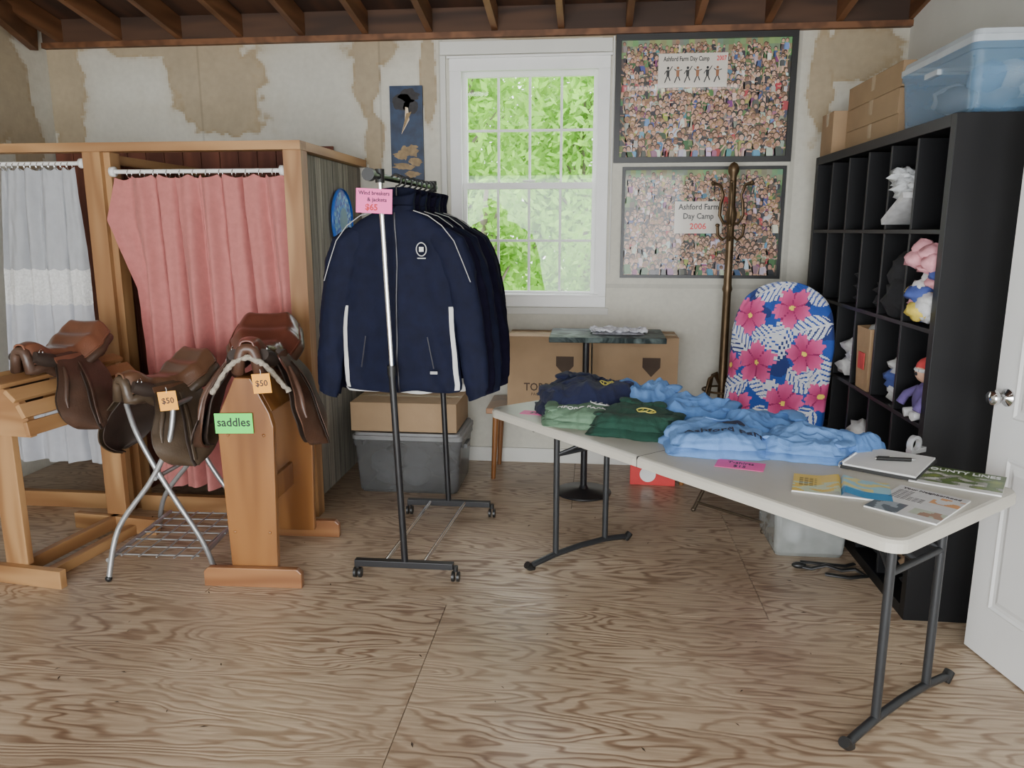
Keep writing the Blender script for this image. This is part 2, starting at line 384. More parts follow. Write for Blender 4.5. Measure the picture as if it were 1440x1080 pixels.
# ---------------- outdoors
M_leaf,nt,bs=newmat("leaves")
at=nt.nodes.new("ShaderNodeAttribute");at.attribute_name="Col"
lk(nt,at.outputs["Color"],bs.inputs["Base Color"]);bs.inputs["Roughness"].default_value=.6
tl=nt.nodes.new("ShaderNodeBsdfTranslucent");lk(nt,at.outputs["Color"],tl.inputs[0])
mx=nt.nodes.new("ShaderNodeMixShader");mx.inputs[0].default_value=.5
lk(nt,bs.outputs[0],mx.inputs[1]);lk(nt,tl.outputs[0],mx.inputs[2]);lk(nt,mx.outputs[0],nt.nodes["Material Output"].inputs[0])
M_bark=pm("bark",(.16,.13,.10),.9,.3,6,.3)
def tree(x,y,h,R,n,ls,g=1.0,zlo=.12,dn=26,b=None,z0=-.68):
    b.tube([(x,y,z0),(x+.05,y,h*.35),(x-.05,y,h*.7),(x,y,h*.95)],[.10,.08,.05,.02],1,8)
    cl=[]
    for k in range(dn):
        a=random.uniform(0,2*pi);z=random.uniform(zlo*h,h);rr=R*random.uniform(.15,.8)*(1.1-.5*z/h)
        c=(x+rr*cos(a),y+rr*sin(a),z);cl.append((c,R*random.uniform(.22,.42)))
        b.tube([(x,y,max(-.3,z-.8)),((x+c[0])/2,(y+c[1])/2,z-.3),c],[.03,.02,.006],1,5)
    for i in range(n):
        c,r=random.choice(cl)
        d=Vector((random.gauss(0,1),random.gauss(0,1),random.gauss(0,1)))*r*.55
        p=Vector(c)+d;u=Vector((random.uniform(-1,1),random.uniform(-1,1),random.uniform(-1,1))).normalized();w=u.orthogonal().normalized()
        s=ls*random.uniform(.6,1.3);q=random.uniform(.75,1.2)*g
        b.add([p-u*s,p+w*s*.5,p+u*s,p-w*s*.5],[(0,1,2,3)],0,False,(min(.9,.27*q),min(.95,.52*q),.07*q))
b=MB()
for a in ((-1.7,9.4,4.0,1.6,4800,.07),(.9,10.2,3.7,1.7,5200,.07,1.05),(-3.3,13.5,5.2,2.3,4400,.10,.95),(-.2,14,4.2,2.3,5200,.10,1.0),(2.9,13.0,5.4,2.3,3800,.10,.95),(-1.2,16,4.4,2.6,5200,.12,.95)): tree(*a,b=b)
for k in range(7): tree(-3.2+k*1.05,8.0+.5*(k%2),1.5+.3*(k%3),.75,1700,.055,1.0,.0,12,b=b)
b.obj("trees",[M_leaf,M_bark])
b=MB();b.grid(lambda u,v:(-20+40*u,5.5+45*v,-.72+.04*NZ(u*30,v*30)),60,60,0);b.obj("lawn",[pm("grass",(.25,.42,.10),.9,.3,3)])
# ================================================================= CHANGING STALL
M_barn=colmat("barn_boards",.9,bump=.3); M_red=wood("red_boards",(.11,.032,.018),(.21,.07,.04),.7,2,1,20)
b=MB()
F=3.96
b.box((-3.66,F-.02,1.985),(-1.50,F+.07,2.03),1)
b.box((-1.60,F,0),(-1.505,F+.09,1.985),0)
b.box((-2.70,F+.0,0),(-2.60,F+.05,1.985),0); b.box((-2.60,F+.03,0),(-2.565,F+.12,1.985),0)
b.box((-2.56,F+.0,.0),(-1.605,F+.045,.09),1)
b.box((-3.66,F+.0,.0),(-2.705,F+.045,.09),1)
b.box((-1.60,F+.07,1.985),(-1.50,YB-.03,2.03),2)
b.box((-1.60,F+.09,1.90),(-1.565,YB-.03,1.98),2); b.box((-1.60,F+.09,.06),(-1.565,YB-.03,.15),2)
b.box((-2.66,F+.12,1.93),(-2.60,YB-.05,1.98),2)
for k in range(8):
    yy=F+.13+k*.128; b.box((-2.655,yy,.05),(-2.635,yy+.122,1.93),3)
for k in range(16):
    xx=-3.66+k*.13
    if xx+.125<-1.6: b.box((xx,YB-.05,.05),(xx+.125,YB-.03,2.12),3)
yy=F+.095
while yy<YB-.06:
    w=.085+.02*random.random(); w=min(w,YB-.03-yy)
    y0_=yy;sd=random.random()*9;tone=random.uniform(.75,1.15)
    def cf(u,v,y0_=y0_,w=w,sd=sd,tone=tone):
        g=.5+.5*NZ((y0_+w*u)*60+sd,v*5,sd); s=NZ(v*4+sd,u*1.5,2)
        c=lerp(.10,.30,g)*tone*(1-.3*max(0,s)); 
        if u<.06: c*=.3
        return (c*1.12,c*1.0,c*.80)
    b.grid(lambda u,v,y0_=y0_,w=w:(-1.545,y0_+w*u,.06+1.92*v),14,60,4,smooth=False,colfn=cf)
    b.box((-1.564,y0_,.06),(-1.547,y0_+w-.004,1.98),5)
    yy+=w+.003
stall=b.obj("changing_stall",[M_pine,M_pinex,M_piney,M_red,M_barn,pm("grey_board",(.2,.19,.17),.9,.2)])
def rod(name,x0,x1,y,z,parent):
    b=MB();b.cyl((x0,y,z),(x1,y,z),.011,0,14)
    for xx in (x0+.012,x1-.012): b.lathe([(0,-.012),(.026,-.012),(.026,.012),(0,.012)],(xx,y,z),0,16,'x')
    return b.obj(name,[M_white],parent=parent)
rod("curtain_rod",-2.565,-1.605,3.99,1.885,None)
rod("curtain_rod",-3.66,-2.71,3.99,1.93,None)
def curtain(name,xt0,xt1,xb0,xb1,zt,zb,y,folds,mats,seed,matfn=None,amp=.03,curl=False):
    b=MB()
    def fn(u,v):
        x=lerp(lerp(xt0,xt1,u),lerp(xb0,xb1,u),v**.8)
        uu=u+.03*NZ(u*3+seed,v*1.2)
        a=amp*(.5+.7*v)*(.75+.6*NZ(u*5,seed,v*.8))
        ph=2*pi*folds*uu+1.6*NZ(u*3,v*1.0,seed)
        yy=y+a*sin(ph)+a*.35*sin(ph*2.3+seed+v)+.008*NZ(u*14,v*5,seed)+.006*NZ(u*30,v*16,seed)
        x+=.014*sin(ph*1+1.2)
        z=lerp(zt-.018*abs(sin(pi*u*12)),zb,v)+ (.015*NZ(u*6,1,seed) if v>.98 else 0)
        if curl and u<.12 and v<.35:
            k=(1-u/.12)*(1-abs(v-.12)/.23 if abs(v-.12)<.23 else 0)
            x-=.11*k; yy-=.04*k; z-=.03*k
        return (x,yy,z)
    b.grid(fn,260,110,0,matfn=matfn)
    for k in range(12):
        u=(k+.5)/12; x=lerp(xt0,xt1,u)
        b.tube([(x+.002*sin(t),y+.019*sin(t),zt+.004+.021*cos(t)) for t in [i*pi/6 for i in range(12)]],.0022,1,6,closed=True)
    return b.obj(name,mats)
M_pinkc=pm("pink_linen",(.48,.165,.150),.85,.08,30,.25,300,sheen=.1)
curtain("shower_curtain",-2.50,-1.63,-2.46,-1.58,1.868,.15,3.99,7,[M_pinkc,M_chrome],1,amp=.048,curl=True)
M_wc=pm("white_sheer",(.38,.39,.41),.8,.05,20,.1,200);M_lace=pm("lace_band",(.70,.70,.69),.8,.15,90,.6,150);M_gc=pm("lower_curtain",(.50,.51,.55),.85,.05,20,.1,200)
curtain("shower_curtain",-3.20,-2.78,-3.35,-2.76,1.912,.27,3.99,4,[M_wc,M_chrome,M_lace,M_gc],4,matfn=lambda u,v:0 if v<.33 else (2 if v<.45 else 3),amp=.040)
b=MB()
for i in range(10):
    for k in range(40):
        r0,r1=i*.0185,(i+1)*.0185;a0,a1=2*pi*k/40,2*pi*(k+1)/40
        q=random.random();c=(.02,.10,.55) if q<.4 else ((.05,.30,.80) if q<.75 else (.25,.6,.9))
        if i==9: c=(.02,.08,.45)
        if i<4: c=(.12,.30,.42)
        bul=.012*(1-(i/10)**2)
        b.add([(bul,r0*cos(a0),r0*sin(a0)),(bul,r1*cos(a0),r1*sin(a0)),(bul,r1*cos(a1),r1*sin(a1)),(bul,r0*cos(a1),r0*sin(a1))],[(0,1,2,3)],0,False,c)
b.lathe([(0,-.006),(.187,-.006),(.19,.004),(.182,.012)],(0,0,0),1,40,'x')
b.obj("mosaic_plate",[colmat("mosaic",.25,coat=.6),pm("blue_rim",(.03,.15,.6),.3)],loc=(-1.53,4.66,1.64))
# ================================================================= WALL ART
b=MB()
aw,ah=.215,.60
b.box((-aw/2,0,-ah/2),(aw/2,.02,ah/2),0)
def blobpoly(cx,cz,rx,rz,m,y,n=26,seed=0,wob=.35):
    p=[(cx+rx*cos(t)*(1+wob*NZ(cos(t)*2+seed,sin(t)*2,seed)),y,cz+rz*sin(t)*(1+wob*NZ(cos(t)*2,sin(t)*2+seed,seed+3))) for t in [2*pi*i/n for i in range(n)]]
    b.add(p,[tuple(range(n))],m)
for (cx,cz,rx,rz,m) in ((.02,.24,.07,.04,1),(-.03,.2,.06,.05,1),(.03,.17,.05,.045,1)): blobpoly(cx,cz,rx,rz,m,-.001,seed=cx*99)
b.add([(-.005,-.002,.17),(.012,-.002,.165),(.02,-.002,.09),(-.035,-.002,-.0),(-.01,-.002,.09)],[(0,1,2,3,4)],3)
b.add([(.0,-.0025,.13),(.035,-.0025,.14),(-.03,-.0025,.01)],[(0,1,2)],2)
for i,(cx,cz,rx,rz) in enumerate(((.02,-.10,.06,.035),(-.035,-.13,.05,.03),(.05,-.17,.045,.025),(-.02,-.20,.07,.02),(.03,-.25,.05,.02),(-.06,-.27,.03,.015))): blobpoly(cx,cz,rx,rz,2,-.001-.0002*i,seed=i+4,wob=.7)
b.obj("wall_art",[pm("night_blue",(.012,.03,.075),.5,.5,12),pm("cloud_black",(.02,.018,.02),.6,.4,30),pm("gilt",(.26,.17,.07),.5,.4,25),pm("flame",(.70,.56,.40),.5,.2,20)],loc=(-1.225,YB-.022,2.19))
# ================================================================= POSTERS
M_crowd=colmat("poster_print",.5,coat=.45,crough=.03)
SK=[(.62,.36,.24),(.50,.27,.17),(.72,.45,.32),(.30,.15,.09),(.58,.33,.22)]
SH=[(.70,.69,.67)]*4+[(.03,.03,.04)]*5+[(.08,.18,.06),(.05,.10,.30),(.50,.05,.06),(.08,.27,.36),(.45,.40,.08),(.25,.05,.20),(.30,.28,.25),(.12,.25,.08),(.4,.18,.25),(.18,.34,.55),(.45,.42,.38),(.15,.10,.07),(.10,.09,.08),(.05,.12,.04)]
HR=[(.06,.035,.02),(.13,.07,.03),(.33,.20,.08),(.02,.02,.02),(.08,.04,.02)]
def poster(name,x0,x1,z0,z1,fw,seed):
    rnd=random.Random(seed)
    w=x1-x0;h=z1-z0;b=MB()
    b.box((-w/2,-.022,-h/2),(-w/2+fw,0,h/2),1);b.box((w/2-fw,-.022,-h/2),(w/2,0,h/2),1);b.box((-w/2+fw,-.022,h/2-fw),(w/2-fw,0,h/2),1);b.box((-w/2+fw,-.022,-h/2),(w/2-fw,0,-h/2+fw),1)
    iw=w/2-fw;ih=h/2-fw;Yp=-.004
    b.grid(lambda u,v:(-iw+2*iw*u,Yp,-ih+2*ih*v),30,20,0,smooth=False,colfn=lambda u,v:tuple(k*rnd.uniform(.5,1.5) for k in rnd.choice([(.05,.09,.03),(.10,.07,.05),(.03,.03,.03),(.12,.18,.06)])) if v<.86 else tuple(k*rnd.uniform(.6,1.2) for k in (.22,.30,.14)))
    y=Yp-.0008
    items=[]
    for i in range(820):
        z=rnd.uniform(ih-.04,-ih+.02); items.append((z,rnd.uniform(-iw+.018,iw-.018)))
    items.sort(reverse=True)
    def poly(pts,c,yy):
        pts=[(max(-iw,min(iw,p[0])),max(-ih,min(ih,p[1]))) for p in pts]
        if max(p[0] for p in pts)-min(p[0] for p in pts)<1e-4 or max(p[1] for p in pts)-min(p[1] for p in pts)<1e-4: return
        b.add([(p[0],yy,p[1]) for p in pts],[tuple(range(len(pts)))],0,False,c)
    for k,(z,x) in enumerate(items):
        yy=y-k*8e-6
        s=rnd.uniform(.018,.035)*(1.0+.6*(ih-z)/(2*ih)); sk=rnd.choice(SK); sh=tuple(q*rnd.uniform(.7,1.1) for q in rnd.choice(SH)); hr=rnd.choice(HR)
        t=rnd.uniform(-.5,.5)
        def P(a,c): return (x+s*(a+t*c*.3),z+s*c)
        bt=rnd.random()
        if bt<.6: poly([P(-.40,-1.9),P(-.08,-1.9),P(0,-.8),P(-.42,-.8)],rnd.choice(SK+[(.05,.06,.12),(.4,.35,.25)]),yy); poly([P(.08,-1.9),P(.40,-1.9),P(.42,-.8),P(0,-.8)],rnd.choice(SK+[(.05,.06,.12)]),yy)
        poly([P(-.45,-.9),P(.45,-.9),P(.5,.1),P(.3,.32),P(-.3,.32),P(-.5,.1)],sh,yy-1e-6)
        poly([P(-.45,-.9),P(-.28,-.9),P(-.3,.3),P(-.5,.1)],tuple(q*.6 for q in sh),yy-1.2e-6)
        for sd in (-1,1):
            if rnd.random()<.55:
                q=rnd.choice((0,1,2))
                if q==0: pts=[P(sd*.42,.2),P(sd*.50,.0),P(sd*1.0,.75),P(sd*.88,.85)]
                elif q==1: pts=[P(sd*.40,.15),P(sd*.52,.05),P(sd*.72,-.7),P(sd*.58,-.72)]
                else: pts=[P(sd*.40,.2),P(sd*.45,.02),P(sd*1.1,.1),P(sd*1.1,.25)]
                poly(pts[::sd],sk,yy-1.5e-6)
        hc=.72
        poly([P(.36*cos(a),hc+.06+.42*sin(a)) for a in [i*pi/5 for i in range(10)]],hr,yy-2e-6)
        poly([P(.27*cos(a),hc-.05+.33*sin(a)) for a in [i*pi/5 for i in range(10)]],sk,yy-3e-6)
        if s>.024:
            for sd in (-1,1): poly([P(sd*.11-.04,hc+.0),P(sd*.11+.04,hc+.0),P(sd*.11+.04,hc+.06),P(sd*.11-.04,hc+.06)],(.04,.03,.03),yy-4e-6)
            poly([P(-.1,hc-.2),P(.1,hc-.2),P(.12,hc-.14),P(-.12,hc-.14)],(.6,.2,.18),yy-4e-6)
    o=b.obj(name,[M_crowd,M_blackp],loc=((x0+x1)/2,YB-.001,(z0+z1)/2),bevel=0)
    return o
M_pbl=pm("print_black",(.02,.02,.02),.4);M_prd=pm("print_red",(.7,.03,.04),.4);M_pwh=pm("print_white",(.66,.61,.54),.45,.02,coat=.4)
P1=poster("framed_poster",.11,1.205,2.0,2.765,.035,11)
def panel(parent,cx,cz,w,h):
    b=MB();b.box((-w/2,-.0005,-h/2),(w/2,.0015,h/2));return b.obj("caption_panel",[M_pwh],loc=(cx,-.0162,cz),parent=parent)
panel(P1,-.075,.165,.42,.20)
text("Ashford Farm Day Camp",(-.115,-.0172,.232),FR,.038,M_pbl,P1,sx=.72,bold=.0009);text("2007",(.097,-.0172,.232),FR,.038,M_prd,P1,sx=.78,bold=.0009)
b=MB()
for k in range(6):
    cx=-.225+k*.06;q=1-2*(k%2)
    m=k%2
    b.sph((cx,0,.05),(.008,.001,.009),m,8);b.prism([(cx-.008,.0),(cx+.008,.0),(cx+.010,.038),(cx-.010,.038)],lambda x,z:(x,-.001,z),lambda x,z:(x,.001,z),m)
    b.prism([(cx-.008,.0),(cx-.001,.0),(cx-.016,-.038),(cx-.022,-.034)],lambda x,z:(x,-.001,z),lambda x,z:(x,.001,z),0)
    b.prism([(cx+.001,.0),(cx+.008,.0),(cx+.018,-.022),(cx+.012,-.026)],lambda x,z:(x,-.001,z),lambda x,z:(x,.001,z),0)
    b.beam((cx+.01,0,.034),(cx+.026,0,.05+.01*q),.002,.005,0);b.beam((cx-.01,0,.034),(cx-.022,0,.03-.015*q),.002,.005,0)
b.obj("row_of_figures",[M_pbl,pm("print_brown",(.3,.12,.05),.4)],loc=(0,-.0182,.130),parent=P1)
P2=poster("framed_poster",.17,1.185,1.275,1.975,.02,23)
panel(P2,-.02,.035,.30,.20)
text("Ashford Farm",(-.02,-.0172,.100),FR,.050,M_pbl,P2,sx=.9,bold=.0011);text("Day Camp",(-.02,-.0172,.042),FR,.050,M_pbl,P2,sx=.9,bold=.0011);text("2006",(-.02,-.0172,-.022),FR,.052,M_prd,P2,bold=.0012)
# ================================================================= GARMENT RACK
b=MB()
nL,nR,fL,fR=(-1.07,3.24),(-.61,3.24),(-1.02,4.06),(-.55,4.06)
zb=.075
for (a,c) in ((nL,nR),(fL,fR)):
    b.beam((a[0],a[1],zb),(c[0],c[1],zb),.035,.03,0)
    for p in (a,c):
        b.cyl((p[0]+.01,p[1],.05),(p[0]+.01,p[1],zb),.012,1)
        for s in (-1,1): b.cyl((p[0]+.01+s*.006,p[1],.024),(p[0]+.01+s*.018,p[1],.024),.024,1,16)
b.cyl((-.93,3.24,zb+.005),(-.885,4.06,zb+.005),.010,2);b.cyl((-.75,3.24,zb+.005),(-.69,4.06,zb+.005),.010,2)
n0=(-.835,3.24);n1=(-.895,3.24);g0=(-.785,4.06);g1=(-.84,4.06)
b.cyl((n0[0],n0[1],zb),(-.87,3.24,.98),.0155,0);b.cyl((-.868,3.24,.98),(n1[0],n1[1],1.80),.012,2);b.cyl((-.869,3.24,.955),(-.869,3.24,1.0),.02,1)
b.cyl((g0[0],g0[1],zb),(-.815,4.06,.98),.0155,0);b.cyl((-.815,4.06,.98),(g1[0],g1[1],1.80),.012,2)
b.cyl((-.903,3.12,1.80),(-.84,4.12,1.80),.0135,0);b.cyl((-.905,3.10,1.80),(-.903,3.135,1.80),.026,1)
for (X,Yy) in ((n1[0],n1[1]),(g1[0],g1[1])): b.cyl((X,Yy-.0,1.775),(X,Yy,1.83),.02,1)
b.obj("garment_rack",[M_black,M_blackp,M_chrome],bevel=.002)
M_navy=pm("navy_nylon",(.0045,.0065,.022),.80,.2,20,.08,120,spec=.22);M_navy2=pm("navy_fleece",(.007,.006,.017),.95,.2,20,.2,200,spec=.1);M_wht=pm("white_panel",(.60,.60,.58),.7,.04);M_pip=pm("piping",(.40,.40,.40),.7,.04);M_zip=pm("zipper",(.02,.02,.03),.3)
def jacket(x,y,rz,seed,mat,front=False,ws=1.0,ln=0,lining=False):
    b=MB()
    R=[(.865-ln,.262,.046),(.875-ln,.272,.050),(.90-ln,.275,.052),(1.05,.268,.052),(1.25,.255,.052),(1.42,.246,.052),(1.52,.236,.050),(1.585,.215,.046),(1.625,.165,.043),(1.655,.105,.040),(1.665,.080,.040),(1.70,.078,.040),(1.745,.088,.036),(1.745,.080,.028),(1.70,.066,.030),(1.66,.06,.028)]
    n=len(R)-1;sub=6
    def fn(u,v):
        t=v*n;i=min(int(t),n-1);fr=t-i
        z,w,d=[lerp(R[i][k],R[i+1][k],fr) for k in range(3)];w*=ws
        a=2*pi*u;ca,sa=cos(a),sin(a)
        X=w*math.copysign(abs(ca)**.8,ca);Y=d*math.copysign(abs(sa)**.75,sa)
        k=max(0,min(1,(1.64-z)/.12)); low=max(0,min(1,(1.5-z)/.5))
        X0=X*(1+.15*(z-1.2))
        Y+=k*(.014*NZ(X*5+seed,z*2.2,seed)+low*.016*sin(X0*21+2.5*NZ(z*1.3,seed)+seed)+.018*(1-abs(NZ((X+z*.35)*9,z*3.2,seed+4))*2.4)*.5+.005*NZ(X*20,z*16,seed))
        X+=k*.016*NZ(z*4,seed,Y*9)
        zz=z+(0.02*sa if z>1.69 else 0)
        if z<.95: zz+=.012*NZ(X*8,seed,3)+.02*(X*X)*2
        return (X,Y,zz)
    def mf(u,v):
        t=v*n
        if front and t<4.0 and t>1.0 and (.535<u<.578 or .922<u<.965): return 1
        if lining and t<2.2: return 1
        return 0
    b.grid(fn,100,n*sub,0,wrapu=True,matfn=mf)
    for s in (-1,1):
        kk=.03*NZ(seed,s)
        pts=[(s*.17,0,1.575),(s*.222,.0,1.525),(s*.262,.005,1.42),(s*(.290),.01,1.30),(s*(.310+kk),.02,1.17),(s*(.328+kk),.01,1.05),(s*(.342+kk),-.0,.93),(s*(.350+kk),-.005,.84-ln*.5)]
        rad=[.052,.070,.072,.068,.064,.060,.054,.044]
        N=len(pts)-1
        def sv(u,v):
            t=v*N;i=min(int(t),N-1);f=t-i
            p=Vector(pts[i]).lerp(Vector(pts[i+1]),f);r=lerp(rad[i],rad[i+1],f)
            a=2*pi*u
            wr=1+.13*NZ(cos(a)*1.2+seed,sin(a)*1.2,p.z*5)+.09*(1-3*abs(NZ(cos(a)*1.5+p.z*3,sin(a)*1.5+s,p.z*7+seed)))
            if v>.965: wr*=.88
            return (p.x*ws+r*wr*cos(a)*1.0,p.y+r*wr*sin(a)*.62,p.z+s*cos(a)*r*.35)
        b.grid(sv,28,60,0,wrapu=True)
        b.grid(lambda u,v:(lambda q:(lerp(pts[-1][0]*ws,q[0],1-v*.9),lerp(pts[-1][1],q[1],1-v*.9),q[2]+.01*v))(sv(u,1)),28,3,0,wrapu=True)
        if front or int(seed)%2==0: b.tube([(s*.085,-.044,1.663),(s*.15,-.050,1.642),(s*.21,-.053,1.60),(s*.262,-.052,1.535),(s*.30,-.047,1.44),(s*.33,-.04,1.36)],.0020,4,6)
    if front:
        zp=[(fn(.75,q/60*(9.5/n))) for q in range(2,58)]
        b.tube([(p[0],p[1]-.002,p[2]) for p in zp],.005,2,6,flat=.5,up=(0,1,0))
        for s in (-1,1): b.tube([(s*.165,-.062,.98),(s*.14,-.066,1.12)],.003,2,6)
    hk=[(0,0,1.60),(0,0,1.74)]+[(.024*cos(t)+0,0,1.792+.024*sin(t)) for t in [-pi/2+i*pi/7 for i in range(0,11)]]
    b.tube(hk,.0045,3,8)
    b.tube([(-.19,0,1.56),(-.1,0,1.61),(0,0,1.635),(.1,0,1.61),(.19,0,1.56)],.011,3,8)
    return b.obj("jacket",[mat,M_wht,M_zip,M_blackp,M_pip],loc=(x,y,0),rot=(0,0,rz))
ys_j=[3.36,3.455,3.545,3.63,3.71,3.79,3.87,3.95]
for i,y in enumerate(ys_j):
    t=(y-3.24)/.82; x=lerp(-.895,-.84,t)
    j=jacket(x+(.03 if i==0 else .02),y,(-.03 if i==0 else random.uniform(-.06,.16)),i*3.1,M_navy if i in(0,2,5) else M_navy2,i==0,1 if i<1 else random.uniform(.98,1.10),ln=0 if i==0 else (.02 if i==1 else random.uniform(0,.05)),lining=(i==1))
    if i==0: J0=j
b=MB()
b.tube([(.022*cos(t),0,.028*sin(t)) for t in [2*pi*i/20 for i in range(20)]],.0022,0,6,closed=True)
b.box((-.010,-.001,-.010),(.010,.001,.010),0); b.box((-.018,-.001,-.040),(.018,.001,-.036),0)
b.obj("chest_mark",[M_wht],loc=(.125,-.078,1.50),parent=J0)
b=MB();b.box((-.016,-.001,-.006),(.016,.001,.006));b.obj("hem_patch",[M_pip],loc=(.17,-.083,.965),parent=J0)
b=MB();b.box((-.074,-.001,-.048),(.074,.001,.048));pc=b.obj("price_card",[M_pink],loc=(-.880,3.09,1.695),rot=(0,.05,0))
text("Wind breakers",(0,-.0022,.030),FR,.022,M_ink,pc,sx=.95,bold=.0004);text("& jackets",(.012,-.0022,.005),FR,.022,M_ink,pc,bold=.0004);text("$65",(-.01,-.0022,-.026),FR,.034,M_redink,pc,bold=.001)
# ================================================================= SADDLES
def saddle(loc,rz,cs,cf,fleece=False,spread=.28,drop=.43,tilt=0,sc=1.0):
    m0=pm("saddle_seat_leather",cs,.30,.25,7,.1,150,coat=.3);m1=pm("saddle_flap_leather",cf,.40,.35,7,.15,120,coat=.1);m2=pm("saddle_panel_leather",(.035,.022,.016),.6,.3);m3=pm("fleece",(.36,.32,.26),.95,.3,60,.9,90)
    b=MB()
    HW=[(-1,.085),(-.85,.145),(-.5,.165),(0,.115),(.5,.075),(.85,.062),(1,.045)]
    ZC=[(-1,.085),(-.85,.115),(-.5,.05),(-.1,0),(.35,.01),(.75,.055),(1,.045)]
    def seat(u,v):
        s=-1+2*u;t=-1+2*v;t2=math.copysign(abs(t)**.9,t)
        hw=interp(HW,s);e=max(0,abs(t)-.55)/.45
        dish=.018*(abs(t)**2)*(s<0)*min(1,-s*2)
        return (.255*s-.02*t*t*(s<-.7), hw*t2, interp(ZC,s)+dish-.075*e**1.7-.03*t*t*(s>0))
    b.grid(seat,40,30,0)
    b.grid(lambda u,v:(lambda p:(p[0]*.98,p[1]*.93,p[2]-.055-.03*(1-abs(2*v-1))))(seat(1-u,v)),40,30,1)
    ring=[seat(i/24,0) for i in range(25)]+[seat(1,i/8) for i in range(1,8)]+[seat(1-i/24,1) for i in range(25)]+[seat(0,1-i/8) for i in range(1,8)]
    b.tube(ring,.006,0,8,closed=True)
    ring2=[(p[0]*.98,p[1]*.96,p[2]-.035) for p in ring]
    b.tube(ring2,.026,1,10,closed=True)
    for s in (-1,1):
        pts=[(-.25,s*.085,.01),(-.18,s*.10,-.04),(-.05,s*.085,-.075),(.08,s*.075,-.075),(.18,s*.07,-.045),(.235,s*.06,-.02)]
        b.tube(pts,[.03,.045,.042,.038,.04,.028],2,12)
        def mk(off,scl,v0,sprd):
            def fn(u,v):
                V=v
                wf=1 if V<.62 else math.sqrt(max(.0004,1-((V-.62)/.385)**2))
                xb=-.115-.03*sin(pi*V); xf=.10+.15*sin(pi*min(1,V*.95)*.62+.15)
                c=(xb+xf)/2+.03*V;w=(xf-xb)*scl*wf
                x=c+(u-.5)*w
                k=1-math.exp(-2.6*V)
                y=s*(.085+(sprd-.085)*k/.925-off)+s*(-.05*((u-.35)**2)*4*V)+.012*NZ(x*7,V*5,s*3+rz)+s*.04*V*V
                z=-.025-drop*scl*V+v0
                return (x,y,z)
            return fn
        b.sheet(mk(0,1,0,spread),24,26,.007,1)
        b.sheet(mk(.024,.93,-.02,spread),18,20,.006,2)
        def sk(u,v):
            a=pi*u;rr=v
            x=.06+.095*cos(a)*rr;z=-.045-.13*sin(a)*rr+0
            y=s*(.108+.055*sin(a)*rr); return (x,y,z+.01)
        b.sheet(sk,18,8,.006,0)
        f=mk(-.008,1,0,spread)
        b.tube([f(.9,v) for v in (.15,.25,.35,.45,.55,.65)],[.006,.012,.014,.014,.012,.005],1,8)
        f=mk(-.010,1,0,spread)
        b.tube([f(.50+.0*v,v) for v in [i/14*.93 for i in range(2,15)]],.013,1,8,flat=.25,up=(0,1,0))
        b.tube([f(.58,v) for v in (.25,.45,.7,.93,1.0)],.010,2,8,flat=.25,up=(0,1,0))
        b.tube([(.20+.012*cos(t),s*.075,.0+.014*sin(t)) for t in [i*pi/5 for i in range(10)]],.0022,4,6,closed=True)
    if fleece:
        P=[(.235,-.165,-.19),(.25,-.14,-.15),(.262,-.10,-.09),(.268,-.055,-.045),(.27,0,-.025),(.268,.055,-.045),(.262,.10,-.09),(.25,.14,-.15),(.235,.165,-.19)]
        Q=[]
        for i in range(len(P)-1):
            for q in range(6): Q.append(Vector(P[i]).lerp(Vector(P[i+1]),q/6))
        Q.append(Vector(P[-1]))
        b.tube([p+Vector((NZ(p.y*60,1),0,NZ(p.y*60,5)))*.008 for p in Q],[.012+.007*NZ(i*1.7,2) for i in range(len(Q))],3,10)
        b.tube([(-.255,-.13,-.09),(-.26,-.07,-.03),(-.26,0,.0),(-.26,.07,-.03),(-.255,.13,-.09)],.016,3,10)
    b.scale(sc)
    return b.obj("saddle",[m0,m1,m2,m3,M_chrome],loc=loc,rot=(tilt,0,rz))
S1=saddle((-1.545,3.42,1.065),math.radians(-78),(.12,.036,.022),(.085,.040,.024),True,.27,.44)
S2=saddle((-2.035,3.42,.905),math.radians(-112),(.11,.052,.028),(.065,.043,.026),False,.28,.42,sc=.88)
S3=saddle((-2.50,3.34,1.045),math.radians(-95),(.17,.065,.036),(.065,.034,.022),False,.26,.40,sc=.86)
b=MB()
shape=[(-.105,.05),(.105,.05),(.125,.74),(.11,.80),(.035,.955),(-.035,.955),(-.11,.80),(-.125,.74)]
for y in (0,.52): b.prism(shape,lambda x,z,y=y:(x,y,z),lambda x,z,y=y:(x,y+.035,z),0)
for s in (-1,1):
    b.add([(s*.11,.035,.80),(s*.11,.52,.80),(s*.035,.52,.955),(s*.035,.035,.955),(s*.095,.035,.79),(s*.095,.52,.79),(s*.02,.52,.94),(s*.02,.035,.94)],[(0,1,2,3),(7,6,5,4),(0,3,7,4),(1,5,6,2),(0,4,5,1),(3,2,6,7)],1)
b.box((-.035,.0355,.925),(.035,.5195,.955),1)
b.box((-.012,.0355,.30),(.012,.5195,.42),1)
def foot(y0,y1):
    b.prism([(-.225,0),(.225,0),(.225,.07),(.205,.09),(-.205,.09),(-.225,.07)],lambda x,z:(x,y0,z),lambda x,z:(x,y1,z),2)
foot(-.035,-.0005);foot(.5555,.59)
for z in (.25,.70):
    for x in (-.08,.08): b.lathe([(0,-.006),(.007,-.005),(.008,0)],(x,0,z),0,10,'y')
b.obj("saddle_stand",[M_stain,M_stain,wood("stained_x",(.22,.09,.035),(.34,.16,.065),.4,0,1,20,coat=.3)],loc=(-1.50,3.12,0),rot=(0,0,.04),bevel=.004)
